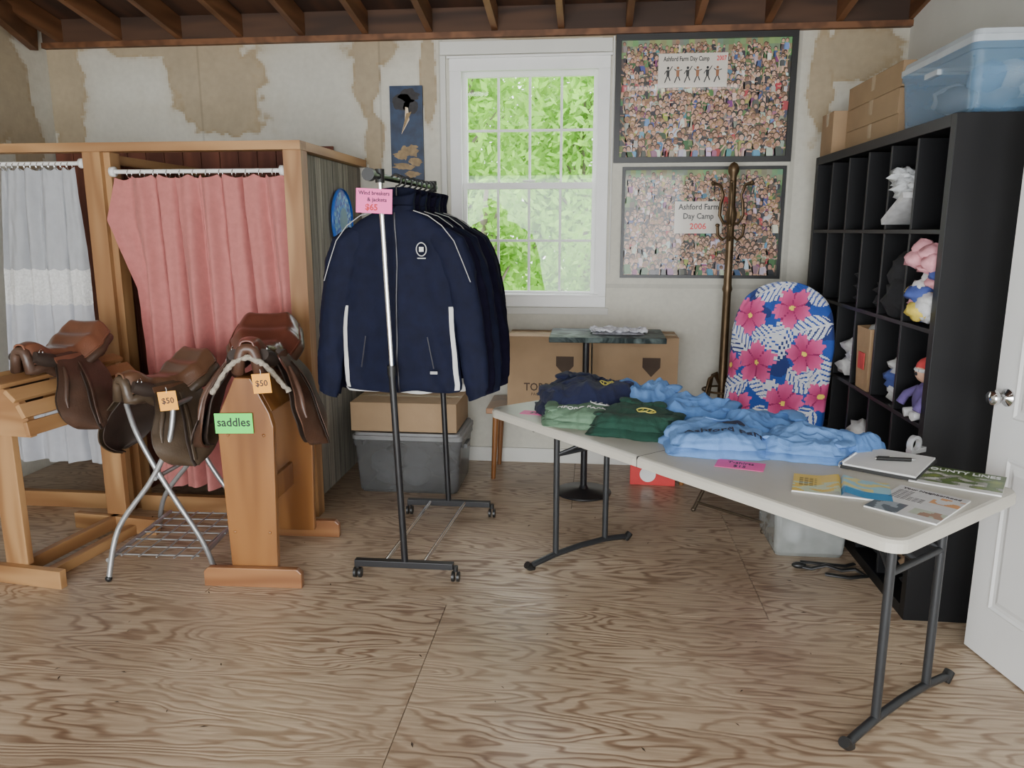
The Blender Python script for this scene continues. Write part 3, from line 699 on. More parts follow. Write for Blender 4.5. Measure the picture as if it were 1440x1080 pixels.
b=MB();b.box((-.085,-.001,-.045),(.085,.001,.045));gc=b.obj("saddles_card",[M_green],loc=(-1.545,3.108,.755),rot=(0,-.02,0.04))
text("saddles",(0,-.0022,.004),FR,.054,M_ink,gc,sx=.95,bold=.0008)
def tag(loc,s,rot):
    b=MB();b.box((-.04,-.001,-.042),(.04,.001,.042));b.tube([(0,-.002,.036),(.004,-.004,.05),(0,0,.06)],.0012,1,5)
    t=b.obj("price_tag",[M_orange,M_paper],loc=loc,rot=rot);text(s,(0,-.002,0),FR,.036,M_ink,t,bold=.0005)
tag((-1.385,3.06,.945),"$50",(0,-.08,0));tag((-1.81,3.06,.86),"$50",(0,-.1,.1))
b=MB()
def leg(pts,r=.0125): 
    P=[]
    for i in range(len(pts)-1):
        for q in range(6):
            p0=Vector(pts[max(i-1,0)]);p1=Vector(pts[i]);p2=Vector(pts[i+1]);p3=Vector(pts[min(i+2,len(pts)-1)]);t=q/6
            P.append(.5*((2*p1)+(p2-p0)*t+(2*p0-5*p1+4*p2-p3)*t*t+(3*p1-p0-3*p2+p3)*t**3))
    P.append(Vector(pts[-1]));b.tube(P,r,0,10)
leg([(-2.12,3.24,.80),(-2.06,3.20,.68),(-1.98,3.19,.52),(-1.90,3.20,.36),(-1.80,3.22,.16),(-1.76,3.24,.012)])
leg([(-1.88,3.22,.80),(-1.90,3.19,.64),(-1.99,3.17,.46),(-2.14,3.12,.24),(-2.18,3.07,.012)])
leg([(-2.14,3.64,.80),(-2.06,3.66,.62),(-1.98,3.67,.40),(-1.84,3.68,.16),(-1.80,3.70,.012)])
leg([(-1.92,3.64,.80),(-1.94,3.66,.62),(-2.06,3.67,.42),(-2.24,3.68,.2),(-2.30,3.70,.012)])
for (x,y0,y1,z) in ((-2.12,3.24,3.64,.80),(-1.88,3.22,3.64,.80),(-2.18,3.08,3.70,.10),(-1.78,3.23,3.70,.10)): b.cyl((x,y0,z),(x-(.05 if z<.5 else .02),y1,z),.011,0)
for i in range(7): yy=3.14+i*.09;b.cyl((-2.19-.01*i*.3,yy,.105),(-1.785,yy+.02,.105),.004,0,6)
for i in range(5): xx=-2.14+i*.085;b.cyl((xx,3.12,.108),(xx-.02,3.70,.108),.004,0,6)
b.cyl((-1.97,3.165,.47),(-1.97,3.70,.47),.01,0)
for p in ((-1.76,3.24),(-2.18,3.07),(-1.80,3.70),(-2.30,3.70)): b.sph((p[0],p[1],.016),.016,1,10)
b.obj("folding_saddle_rack",[M_galv,M_blackp])
b=MB()
for y in (-.34,.30):
    pts=[(-.20,.70)]+[(-.20,.74)]+[(.20*-cos(t),.74+.19*sin(t)) for t in [i*pi/14 for i in range(1,14)]]+[(.20,.74),(.20,.70)]
    pts=[( -x,z) for x,z in pts]
    b.prism(pts,lambda x,z,y=y:(x,y,z),lambda x,z,y=y:(x,y+.035,z),0)
    b.box((-.06,y+.0355,.08),(.06,y+.07,.88),1)
    b.box((-.24,y-.0,.0),(.26,y+.038,.085),0)
for s in (-1,1):
    for k,(xx,zz,an) in enumerate(((.075,.935,.35),(.145,.885,.75),(.192,.82,1.1),(.212,.745,1.4))):
        R=Matrix.Rotation(s*an,3,'Y')
        b.box((s*xx-.032,-.37,zz-.01),(s*xx+.032,.37,zz+.012),2,R)
b.box((-.02,-.30,.02),(.02,.34,.085),2);b.box((.10,-.302,.0),(.145,.298,.05),2)
b.obj("saddle_stand",[M_pinex,M_pine,M_piney],loc=(-2.56,3.34,0),rot=(0,0,-.12),bevel=.003)
# ================================================================= FOLDING TABLE
TA=math.radians(-48.4);TC=(.465,3.09)
TX=(cos(TA),sin(TA));TY=(-sin(TA),cos(TA))
def T2(lx,ly): return (TC[0]+lx*TX[0]+ly*TY[0],TC[1]+lx*TX[1]+ly*TY[1])
M_tab=pm("table_plastic",(.52,.495,.43),.42,.06,5,.08,250);M_leg=pm("grey_leg_metal",(.035,.037,.040),.4,.1,metal=.3)
b=MB()
L,Wd,rr=1.015,.385,.06
def rrect(L,W,r,n=6):
    P=[]
    for cx,cy,a0 in ((L-r,W-r,0),(-L+r,W-r,pi/2),(-L+r,-W+r,pi),(L-r,-W+r,1.5*pi)):
        for i in range(n+1): a=a0+i*pi/2/n;P.append((cx+r*cos(a),cy+r*sin(a)))
    return P
prof=[(-.028,.695),(0,.700),(0,.728),(-.006,.737),(-.016,.740)]
vs=[];nP=len(rrect(1,1,.1))
for off,z in prof:
    for p in rrect(L+off,Wd+off,rr+off*.5): vs.append((p[0],p[1],z))
fs=[(i*nP+k,i*nP+(k+1)%nP,(i+1)*nP+(k+1)%nP,(i+1)*nP+k) for i in range(len(prof)-1) for k in range(nP)]
fs.append(tuple(range((len(prof)-1)*nP,len(prof)*nP)));fs.append(tuple(range(nP))[::-1])
b.add(vs,fs,0,False)
b.box((-.0015,-Wd-.0005,.698),(.0015,Wd+.0005,.7403),2)
b.box((-.05,-Wd-.002,.706),(-.02,-Wd+.01,.728),0)
for s in (-1,1): b.box((-.93,s*.30-.015,.67),(.93,s*.30+.015,.698),1)
for lx,ly,sg in ((-.72,-.03,-1),(.88,0,1)):
    for s in (-1,1):
        b.cyl((lx,ly+s*.16,.695),(lx,ly+s*.16,.045),.0145,1)
    P=[(lx,ly-.32,.012),(lx,ly-.29,.022),(lx,ly-.16,.04),(lx,ly,.046),(lx,ly+.16,.04),(lx,ly+.29,.022),(lx,ly+.32,.012)]
    b.tube(P,.0145,1,12);
    for s in (-1,1): b.cyl((lx,ly+s*.30,.0),(lx,ly+s*.335,.03),.018,2)
    b.cyl((lx,ly-.30,.685),(lx,ly+.30,.685),.013,1);b.cyl((lx,ly-.16,.54),(lx,ly+.16,.54),.011,1)
    b.cyl((lx-sg*.0,ly,.54),(lx-sg*.33,ly,.69),.011,1);b.beam((lx-sg*.33,ly-.05,.69),(lx-sg*.33,ly+.05,.69),.03,.012,1)
    b.cyl((lx,ly-.16,.54),(lx-sg*.12,ly-.05,.62),.008,1);b.cyl((lx,ly+.16,.54),(lx-sg*.12,ly+.05,.62),.008,1)
b.obj("folding_table",[M_tab,M_leg,M_blackp],loc=(TC[0],TC[1],0),rot=(0,0,TA))
ZT=.741
def garment(name,cx,cy,w,d,h,rz,mat,seed,crumple=.5,layers=2,hood=False,sleeve=True,neck=False):
    b=MB()
    def irrf(an): return 1+.14*NZ(cos(an)*1.6+seed,sin(an)*1.6,seed)+.08*NZ(cos(an)*5,sin(an)*5,seed+2)
    def surf(x,y,lw=1,hh=h):
        irr=irrf(math.atan2(y,x))
        X=abs(x/(w/2*lw*irr));Y=abs(y/(d/2*lw*irr));r=(X**3.2+Y**3.2)**(1/3.2)
        e=max(0,1-r**5)**.6
        wx=x+.02*NZ(x*6,y*6,seed+9);wy=y+.02*NZ(x*6,y*6,seed+11)
        n1=NZ(wx*8+seed,wy*8,seed);n2=abs(NZ(wx*13+seed,wy*9,seed+5));n3=abs(NZ(wx*26,wy*22+seed,1));n4=abs(NZ(wx*9-wy*9,wx*4+wy*4,seed+3))
        return max(.003,hh*e*(1+crumple*(.8*n1+.9*(.30-n2)+.35*(.3-n3)+.7*(.25-n4)))-.008*crumple*(r>.9))
    def mkf(lw,hh,z0,ox,oy):
        def fn(u,v):
            a=-1+2*u;c=-1+2*v
            x=a*math.sqrt(1-c*c*.22)*w/2*lw;y=c*math.sqrt(1-a*a*.22)*d/2*lw
            irr=irrf(math.atan2(y,x))
            x*=irr;y*=irr
            edge=max(abs(a),abs(c))
            z=z0 if edge>.999 else z0+surf(x,y,lw,hh)
            bul=.008*(edge>.93)*(edge<.999)
            return (x+ox+bul*a,y+oy+bul*c,z)
        return fn
    if layers>1:
        b.grid(mkf(1.06,h*.5,0,0,0),50,50,0)
        b.grid(mkf(.94,h*.62,h*.38,.01*NZ(seed,1),-.01),90,90,0)
        sf=lambda x,y:h*.38+surf(x-.01*NZ(seed,1),y+.01,.94,h*.62)
    else:
        b.grid(mkf(1,h,0,0,0),90,90,0); sf=surf
    def drape(pts,r,flat=.45):
        Q=[]
        for i in range(len(pts)-1):
            for q in range(5): Q.append(Vector(pts[i]+(0,)).lerp(Vector(pts[i+1]+(0,)),q/5))
        Q.append(Vector(pts[-1]+(0,)))
        P=[(p.x,p.y,sf(p.x,p.y)+r*flat*.15) for p in Q]
        b.tube(P,[r*(1+.25*NZ(i*.7,seed))*(.6 if i in(0,len(P)-1) else 1) for i in range(len(P))],0,14,flat=flat,up=(0,0,1))
    if hood:
        drape([(-w*.22,d*.22),(-w*.14,d*.36),(0,d*.40),(w*.14,d*.36),(w*.22,d*.22)],.036,.45)
        drape([(-w*.13,d*.20),(0,d*.26),(w*.13,d*.20)],.022,.45)
    if sleeve:
        drape([(w*.40,d*.30),(w*.42,0),(w*.34,-d*.30)],.034,.34)
        drape([(-w*.40,d*.30),(-w*.43,-.0),(-w*.36,-d*.32)],.032,.34)
    if neck:
        P=[(w*.0+.05*cos(t),d*.30+.028*sin(t)) for t in [2*pi*i/20 for i in range(20)]]
        b.tube([(p[0],p[1],sf(*p)+.003) for p in P],.006,0,8,closed=True,flat=.6,up=(0,0,1))
    o=b.obj(name,[mat],loc=(cx,cy,ZT),rot=(0,0,rz))
    return o,sf
M_nav3=pm("navy_cotton",(.007,.011,.045),.9,.12,40,.3,300,sheen=.05);M_lg=pm("sage_cotton",(.13,.23,.145),.9,.1,40,.3,300);M_dg=pm("forest_cotton",(.008,.048,.030),.9,.12,40,.3,300,sheen=.03)
M_blu=pm("blue_tee",(.105,.25,.58),.9,.07,30,.25,300,sheen=.05);M_blu2=pm("blue_tee_light",(.14,.295,.63),.9,.07,30,.25,300)
M_yel=pm("yellow_print",(.65,.58,.12),.7)
def mark(o,sf,x,y,sz,mat):
    b=MB();n=20
    c=[(x+sz*cos(t)*1.0,y+sz*.65*sin(t)) for t in [2*pi*i/n for i in range(n)]]
    b.tube([(p[0],p[1],sf(*p)+.003) for p in c],.0026,0,6,closed=True)
    for k in (-.5,0,.5): b.tube([(x+sz*k+sz*q*.25,y-sz*.35+sz*.7*(q+.5),sf(x+sz*k+sz*q*.25,y-sz*.35+sz*.7*(q+.5))+.003) for q in (-.5,0,.5)],.0026,0,6)
    b.obj("printed_mark",[mat],parent=o)
g,sf=garment("hoodie",-.02,3.60,.46,.42,.14,.30,M_nav3,1.3,.40,hood=True);mark(g,sf,.08,-.06,.035,M_yel)
g,sf=garment("hoodie",-.03,3.355,.34,.26,.075,-.12,M_lg,4.4,.3,sleeve=True);text("ASHFORD FARM",(-.02,-.06,0),(0,0,-.05),.036,M_paper,g,surf=sf,bold=.0005);mark(g,sf,.07,.03,.045,M_paper)
g,sf=garment("hoodie",.20,3.225,.38,.31,.095,-.30,M_dg,7.7,.32,hood=True);mark(g,sf,.04,-.02,.040,M_yel)
g,sf=garment("t_shirt",.25,3.60,.34,.30,.115,.3,M_blu2,9.1,.75)
g,sf=garment("t_shirt",.47,3.40,.38,.28,.095,-.2,M_blu,12.2,.75)
g,sf=garment("t_shirt",.50,3.01,.40,.34,.085,-.10,M_blu2,15.1,.35,sleeve=False,neck=True)
text("Ashford Farm",(.03,-.085,0),(0,0,.03),.058,M_nav3,g,surf=sf,bold=.0009)
b=MB();n=24;x0,y0=.05,.02
pts=[(x0+.055*cos(t),y0+.028*sin(t)) for t in [2*pi*i/n for i in range(n)]]
b.add([(x0,y0,sf(x0,y0)+.006)]+[(p[0],p[1],sf(*p)+.005) for p in pts],[(0,i+1,(i+1)%n+1) for i in range(n)],0);b.obj("printed_mark",[M_nav3],parent=g)
g,sf=garment("t_shirt",.71,3.19,.34,.28,.085,.25,M_blu,18.5,.75)
g,sf=garment("t_shirt",.82,2.97,.35,.31,.07,-.3,M_blu2,22.5,.75)
g,sf=garment("t_shirt",1.00,3.03,.25,.23,.05,.5,M_blu,27.5,.8,1,sleeve=False)
def card(cx,cy,w,d,rz,lines):
    b=MB();b.box((-w/2,-d/2,0),(w/2,d/2,.0015));o=b.obj("price_card",[M_pink],loc=(cx,cy,ZT),rot=(0,0,rz))
    for i,l in enumerate(lines): text(l,(0,d/2-(i+.7)*d/(len(lines)+.4),.002),(0,0,0),d/(len(lines)+.4)*.9,M_ink,o,sx=.8)
card(*T2(-.78,-.27),.14,.07,-.25,["$40"])
card(.545,2.76,.17,.10,-.30,["T-shirts","$15"])
b=MB()
b.box((-.125,-.15,0),(.125,.15,.012),0);b.box((-.12,-.145,.012),(.12,.145,.018),1)
for i in range(24):
    yy=-.14+i*.28/23;b.tube([(-.125+.010*cos(t),yy,.010+.012*sin(t)) for t in [k*pi/4 for k in range(8)]],.0014,2,5,closed=True)
b.obj("spiral_notebook",[pm("notebook_cover",(.03,.03,.03),.5),M_paper,M_chrome],loc=(1.085,2.82,ZT),rot=(0,0,TA+.25))
b=MB();b.cyl((-.075,0,.0),(.045,0,.0),.007,0,10);b.cyl((.045,0,0),(.06,0,0),.006,1,10,r1=.002);b.beam((-.07,0,.008),(-.03,0,.008),.003,.003,0);b.cyl((-.08,0,0),(-.075,0,0),.005,1,10)
b.obj("pen",[M_blackp,M_chrome],loc=(1.11,2.81,ZT+.0262),rot=(0,0,-.05))
M_magc=colmat("magazine_print",.45,coat=.2)
def mag(name,cx,cy,w,h,rz,kind,z=0):
    b=MB()
    b.box((-w/2,-h/2,0),(w/2,h/2,.005),1)
    def cf(u,v):
        n=NZ(u*6,v*6,3)
        if kind=="county":
            if v>.70: return (.08,.13,.03)
            if v<.12: return (.70,.70,.68)
            return (.10+.2*max(0,n),.16+.2*max(0,n),.06) if n>-.05 else ((.6,.6,.55) if n<-.25 else (.3,.3,.26))
        if kind=="flyer":
            if v>.9: return (.66,.66,.66)
            if u>.6 and .6<v<.85: return (.7,.35,.15) if n>0.0 else (.68,.68,.68)
            if u<.45 and v<.35: return (.12,.15,.18) if n>0 else (.35,.40,.45)
            if u>.55 and .12<v<.32: return (.40,.25,.18) if n>0 else (.5,.55,.45)
            return (.68,.68,.68)
        if kind=="booklet":
            if u<.5: return (.80,.58,.12) if (v>.55 or n>0.1) else (.62,.70,.50)
            return (.06,.30,.58) if v<.35 else ((.35,.60,.70) if n>0 else (.75,.66,.28))
    b.grid(lambda u,v:(-w/2+w*u,-h/2+h*v,.0055+(.014*math.exp(-((u-.5)/.16)**2)*(abs(u-.5)>.01) if kind=="booklet" else 0)),40,40,0,colfn=cf)
    return b.obj(name,[M_magc,M_paper],loc=(cx,cy,ZT+z),rot=(0,0,rz))
o=mag("magazine",1.255,2.665,.27,.23,-.52,"county")
text("COUNTY LINES",(0,.078,.0065),(0,0,0),.042,M_paper,o,sx=.82,bold=.0008)
o=mag("flyer",1.02,2.40,.21,.29,TA+.12,"flyer",0)
text("Your Neighborhood",(0,.118,.0065),(0,0,0),.021,M_ink,o,bold=.0004)
b=MB()
for i in range(9):
    for k in range(6):
        if k%6<3 or i>4: b.box((-.09+k*.017,.09-i*.011,.006),(-.076+k*.017,.0925-i*.011,.0064),0)
b.obj("print_lines",[M_ink],parent=o)
o=mag("booklet",.83,2.535,.30,.19,-.28,"booklet")
b=MB()
for i in range(7):
    for k in range(7): b.box((-.13+k*.016,.05-i*.013,.0062),(-.118+k*.016,.0525-i*.013,.0068),0)
b.obj("print_lines",[M_ink],parent=o)
b=MB();b.lathe([(.022,-.01),(.034,-.01),(.034,.01),(.022,.01),(.022,-.01)],(0,0,.036),0,20,'y');b.prism([(-.03,0),(.06,0),(.06,.02),(.03,.02),(0,.012),(-.03,.02)],lambda x,z:(x,-.012,z),lambda x,z:(x,.012,z),0)
b.obj("tape_dispenser",[pm("clear_plastic",(.75,.78,.8),.1,.02,trans=.6)],loc=(1.235,2.99,ZT),rot=(0,0,.6),bevel=.001)
# ================================================================= BACK AREA
b=MB()
b.box((-.66,4.70,.44),(.62,5.10,.475),0)
for x in (-.60,.56):
    for y in (4.74,5.06): b.cyl((x,y,.44),(x+(-.02 if x<0 else .02),y,0),.022,1,10,r1=.015)
b.obj("bench",[M_stain,M_stain],bevel=.004)
M_tape=pm("packing_tape",(.45,.34,.21),.25,.05)
def carton(name,lo,hi):
    b=MB();c=[(lo[i]+hi[i])/2 for i in range(2)]+[lo[2]];w=[(hi[i]-lo[i])/2 for i in range(2)];h=hi[2]-lo[2]
    b.box((-w[0],-w[1],0),(w[0],w[1],h-.004),0)
    b.box((-w[0]-.001,-w[1]-.001,h-.004),(w[0]+.001,-.002,h),0);b.box((-w[0]-.001,.002,h-.004),(w[0]+.001,w[1]+.001,h),0)
    b.box((-w[0]-.002,-.025,h),(w[0]+.002,.025,h+.0008),1)
    b.box((-w[0]-.0015,-.025,h-.07),(-w[0]-.0008,.025,h),1)
    return b.obj(name,[M_card,M_tape],loc=c,bevel=.003)
c1=carton("cardboard_box",(-.53,4.76,.476),(-.005,5.08,.93))
c2=carton("cardboard_box",(.005,4.76,.476),(.53,5.08,.93))
M_bprint=pm("box_print",(.07,.045,.03),.8)
for c in (c1,c2):
    text("TORRINVALE",(.03,-.1625,.13),FR,.070,M_bprint,c,sx=.9,bold=.001);text("PACKED TO PROTECT",(.02,-.1625,.085),FR,.026,M_bprint,c)
    b=MB();b.prism([(-.055,.06),(.055,.06),(.055,.0),(0,-.06),(-.055,.0)],lambda x,z:(x,0,z),lambda x,z:(x,.001,z),0);b.obj("printed_mark",[M_bprint],loc=(.10,-.163,.27),parent=c)
b=MB();b.box((-.33,-.20,.955),(.33,.22,.985),0);b.cyl((-.12,0,.03),(-.12,0,.955),.02,1);b.lathe([(0,0),(.17,0),(.17,.012),(.03,.03),(.02,.05)],(-.12,0,0),1,24)
M_marb,nt,bs=newmat("black_marble")
tc=nt.nodes.new("ShaderNodeTexCoord");n=nt.nodes.new("ShaderNodeTexNoise");n.inputs["Scale"].default_value=6;n.inputs["Detail"].default_value=8;n.inputs["Distortion"].default_value=1.5
r=nt.nodes.new("ShaderNodeValToRGB");e=r.color_ramp.elements;e[0].position=.50;e[0].color=(.010,.018,.018,1);e[1].position=.70;e[1].color=(.15,.19,.18,1)
lk(nt,tc.outputs["Object"],n.inputs[0]);lk(nt,n.outputs[0],r.inputs[0]);lk(nt,r.outputs[0],bs.inputs["Base Color"]);bs.inputs["Roughness"].default_value=.5;bs.inputs["Specular IOR Level"].default_value=.12
b.obj("pedestal_table",[M_marb,M_black],loc=(.085,4.53,0),bevel=.003)
b=MB();b.grid(lambda u,v:(-.16+.32*u+.02*NZ(v*3,u),-.09+.18*v+.02*NZ(u*4,v,3),.022+.02*NZ(u*7,v*7,2)+.008*NZ(u*20,v*20)),50,40,0);
b.grid(lambda u,v:(-.15+.30*u,-.085+.17*v,.001+.012*(1-max(abs(2*u-1),abs(2*v-1)))),20,20,0)
b.obj("folded_cloth",[pm("white_cloth",(.62,.62,.66),.9,.35,40)],loc=(.15,4.55,.986))
def tote(name,lo,hi,mat,lid,content=None,rz=0,lidh=.03):
    b=MB();cx,cy=(lo[0]+hi[0])/2,(lo[1]+hi[1])/2;w,d=(hi[0]-lo[0])/2,(hi[1]-lo[1])/2;h=hi[2]-lo[2]-lidh
    def ringpts(k,z,r=.03): return [(p[0],p[1],z) for p in rrect(w*k,d*k,r,4)]
    rings=[ringpts(.86,0),ringpts(.90,.02),ringpts(.955,h*.8),ringpts(.96,h*.86),ringpts(.985,h*.86),ringpts(.985,h)]
    n=len(rings[0]);vs=[p for r_ in rings for p in r_]
    fs=[(i*n+k,i*n+(k+1)%n,(i+1)*n+(k+1)%n,(i+1)*n+k) for i in range(len(rings)-1) for k in range(n)]+[tuple(range(n))[::-1]]
    b.add(vs,fs,0,False)
    rings=[ringpts(1.0,h-.012),ringpts(1.0,h+.012),ringpts(.97,h+.015),ringpts(.95,h+lidh),ringpts(.90,h+lidh),ringpts(.88,h+lidh-.01)]
    vs=[p for r_ in rings for p in r_]
    b.add(vs,[(i*n+k,i*n+(k+1)%n,(i+1)*n+(k+1)%n,(i+1)*n+k) for i in range(len(rings)-1) for k in range(n)]+[tuple(range((len(rings)-1)*n,len(rings)*n))],1,False)
    for s in (-1,1): b.box((s*w*.97-.012,-.06,h*.72),(s*w*.97+.012,.06,h*.80),1)
    if content:
        rnd=random.Random(len(name)+int(h*1000))
        for i in range(14):
            b.sph((rnd.uniform(-.55,.55)*w,rnd.uniform(-.5,.5)*d,h*rnd.uniform(.25,.65)),(w*.28,d*.3,h*.2),2+i%len(content),12,dn=.3)
    return b.obj(name,[mat,lid]+(content or []),loc=(cx,cy,lo[2]),rot=(0,0,rz))
def clearp(name,col,a):
    m,nt,bs=newmat(name);bs.inputs["Base Color"].default_value=col+(1,);bs.inputs["Roughness"].default_value=.25
    tr=nt.nodes.new("ShaderNodeBsdfTransparent");tr.inputs[0].default_value=(.9,.93,.95,1)
    n=nt.nodes.new("ShaderNodeTexNoise");n.inputs["Scale"].default_value=5;mr=nt.nodes.new("ShaderNodeMapRange");mr.inputs[3].default_value=a-.12;mr.inputs[4].default_value=a+.12
    lk(nt,n.outputs[0],mr.inputs[0]);mx=nt.nodes.new("ShaderNodeMixShader");lk(nt,mr.outputs[0],mx.inputs[0]);lk(nt,tr.outputs[0],mx.inputs[1]);lk(nt,bs.outputs[0],mx.inputs[2]);lk(nt,mx.outputs[0],nt.nodes["Material Output"].inputs[0])
    return m
M_gt=clearp("grey_tote",(.12,.12,.12),.70);M_ct=clearp("clear_tote",(.52,.54,.52),.5);M_bt=clearp("blue_tote",(.16,.30,.46),.5);M_ctl=clearp("clear_lid",(.55,.60,.64),.7)
C1=pm("cloth_grey",(.22,.22,.23),.9,.2);C2=pm("cloth_white",(.6,.6,.6),.9,.1);C3=pm("cloth_blue",(.15,.25,.4),.9,.2);K0=pm("cloth_dark",(.08,.08,.08),.9,.2)
tote("storage_tote",(-1.44,4.38,0),(-.76,4.85,.38),M_gt,pm("grey_lid",(.20,.20,.20),.4),[C1,K0])
carton("cardboard_box",(-1.45,4.42,.383),(-.80,4.85,.56))
tote("storage_tote",(.90,3.66,0),(1.27,4.10,.33),M_ct,M_ctl,[C2,C1],rz=0)
b=MB();b.box((-.14,-.09,0),(.14,.09,.135),0);b.lathe([(0,0),(.05,0),(.05,-.001)],(-.03,-.0905,.07),1,24,'y');b.obj("red_box",[pm("red_card",(.60,.03,.03),.5),M_paper],loc=(.40,4.80,0),rot=(0,0,-.05),bevel=.003)
b=MB()
P=[(.98,3.56,.012),(1.05,3.52,.014),(1.12,3.53,.03),(1.18,3.50,.02),(1.25,3.52,.02),(1.28,3.46,.014),(1.20,3.44,.012),(1.10,3.47,.012)]
b.tube(P,.014,0,8,flat=.5,up=(0,0,1));b.tube([(1.02,3.60,.012),(1.12,3.58,.014),(1.22,3.57,.012),(1.27,3.60,.012)],.012,0,8,flat=.5,up=(0,0,1))
b.sph((1.0,3.545,.018),(.035,.02,.016),0,12)
b.obj("bridle_strap",[M_blackp])
M_brz=pm("bronze",(.13,.085,.045),.42,.25,12,metal=.7)
b=MB()
b.lathe([(0,0),(.16,0),(.165,.02),(.10,.04),(.05,.07),(.03,.12),(.028,.2),(.026,.4),(.036,.42),(.026,.44),(.025,1.2),(.032,1.22),(.025,1.25),(.022,1.62),(.03,1.64),(.034,1.68),(.022,1.72),(.02,1.90),(.032,1.925),(.034,1.95),(.02,1.975),(0,1.985)],(0,0,0),0,20)
for k in range(6):
    a=k*pi/3+.3;c,s=cos(a),sin(a)
    P=[(.02,1.62),(.05,1.62),(.08,1.67),(.075,1.74),(.06,1.79),(.085,1.85),(.125,1.86)]
    b.tube([(r*c,r*s,z) for r,z in P],[.008,.008,.008,.008,.007,.007,.009],0,8);b.sph((.13*c,.13*s,1.86),.012,0,8)
    P=[(.02,1.54),(.05,1.52),(.085,1.55),(.09,1.60)];b.tube([(r*c,r*s,z) for r,z in P],.007,0,8);b.sph((.09*c,.09*s,1.61),.011,0,8)
for k in range(4):
    a=k*pi/2+.5;c,s=cos(a),sin(a)
    P=[(.02,.62),(.06,.68),(.10,.66),(.12,.58),(.14,.50),(.13,.42),(.10,.40)];b.tube([(r*c,r*s,z) for r,z in P],.010,0,8)
b.tube([(.12*cos(t),.12*sin(t),.58) for t in [i*pi/12 for i in range(24)]],.007,0,8,closed=True)
b.obj("coat_stand",[M_brz],loc=(.83,4.93,0))
# floral chair
flowers=[(-.17,.14,.11,.2),(.10,.22,.115,1.0),(-.10,.42,.12,2.1),(.18,.50,.11,.6),(-.18,.68,.11,1.5),(.07,.74,.11,.3),(.0,-.02,.09,.9),(.24,.02,.09,.2),(-.26,-.05,.09,.4),(.29,.28,.08,.2),(-.28,.38,.08,1),(.0,-.22,.10,1.2),(-.18,-.34,.10,.2),(.17,-.36,.10,.2)]
leaves=[(-.03,.30,-.5,.24),(.03,.56,1.2,.26),(.27,.40,1.9,.22),(-.24,.26,.5,.22),(-.24,.54,-.8,.22),(.20,.64,.3,.2),(-.06,.57,.2,.18),(.02,.10,2.4,.22),(-.06,.84,.4,.24),(.13,-.12,.7,.22),(-.14,-.16,2,.22),(.02,-.36,.8,.22),(-.10,.02,2.2,.18),(.2,.12,.9,.22),(.17,.36,2.6,.18),(.20,.84,2.2,.18)]
def floral(x,z):
    c=(.02,.075,.36)
    if NZ(x*9,z*9,4)>.25: c=(.015,.035,.17)
    for lx,lz,an,ln in leaves:
        dx,dz=x-lx,z-lz;p=dx*cos(an)+dz*sin(an);q=-dx*sin(an)+dz*cos(an)
        if abs(p)<ln*.5:
            w=.07*math.sqrt(max(0,1-(p/(ln*.5))**2))
            if abs(q)<w and (abs(q)<.005 or ((p*1.0+abs(q)*.9)*30)%1>.34): c=(.68,.70,.74)
    for fx,fz,r,ph in flowers:
        dx,dz=x-fx,z-fz;d=math.hypot(dx,dz);t=math.atan2(dz,dx)
        R=r*(.68+.32*abs(cos(2.5*(t+ph))))*(1+.08*sin(17*t))
        if d<R:
            k=d/r;c=(lerp(.36,.78,k),lerp(.012,.12,k),lerp(.10,.32,k))
            if abs(cos(2.5*(t+ph)))<.16: c=(.30,.015,.11)
            if abs(d)<.014: c=(.85,.65,.1)
    return c
b=MB()
def back(u,v):
    a=2*pi*u; w=.315*math.sqrt(max(.0,1-max(0,(v-.55)/.45)**3.2)) if v<1 else 0
    w*=1-.04*(1-v)
    th=.085*(1-v**5)*(.85+.15*sin(v*9))
    return (w*math.copysign(abs(cos(a))**.75,cos(a)),.02+th*math.copysign(abs(sin(a))**.8,sin(a))+.10*v+.016*NZ(cos(a)*3,v*6,sin(a))+.008*NZ(cos(a)*9,v*14),.38+.92*v)
b.grid(back,220,180,0,wrapu=True,colfn=lambda u,v:floral(back(u,v)[0],back(u,v)[2]-.42))
def seatf(u,v):
    a=2*pi*u;zz=.46+.04*(-cos(pi*v));w=.25*(max(0,sin(pi*v))**.35)
    return (w*math.copysign(abs(cos(a))**.6,cos(a)),-.20+w*.95*math.copysign(abs(sin(a))**.6,sin(a)),zz)
b.grid(seatf,90,40,0,wrapu=True,colfn=lambda u,v:floral(seatf(u,v)[0],seatf(u,v)[1]))
for s in (-1,1):
    b.tube([(s*.20,.08,.75),(s*.205,.02,.5),(s*.21,-.12,.3),(s*.22,-.36,.012)],.011,1,10)
    b.tube([(s*.19,-.36,.44),(s*.19,-.2,.32),(s*.195,.0,.16),(s*.20,.16,.012)],.011,1,10)
    for p in ((s*.22,-.36),(s*.20,.16)): b.sph((p[0],p[1],.014),.014,1,10)
b.cyl((-.22,-.33,.05),(.22,-.33,.05),.008,1);b.cyl((-.20,.12,.05),(.20,.12,.05),.008,1);b.cyl((-.19,-.22,.33),(.19,-.22,.33),.008,1)
b.obj("folding_chair",[colmat("floral_fabric",.85,bump=.1,sheen=.05),pm("chair_metal",(.10,.075,.05),.4,.1,metal=.6)],loc=(1.0,4.38,0),rot=(0,0,-.74))
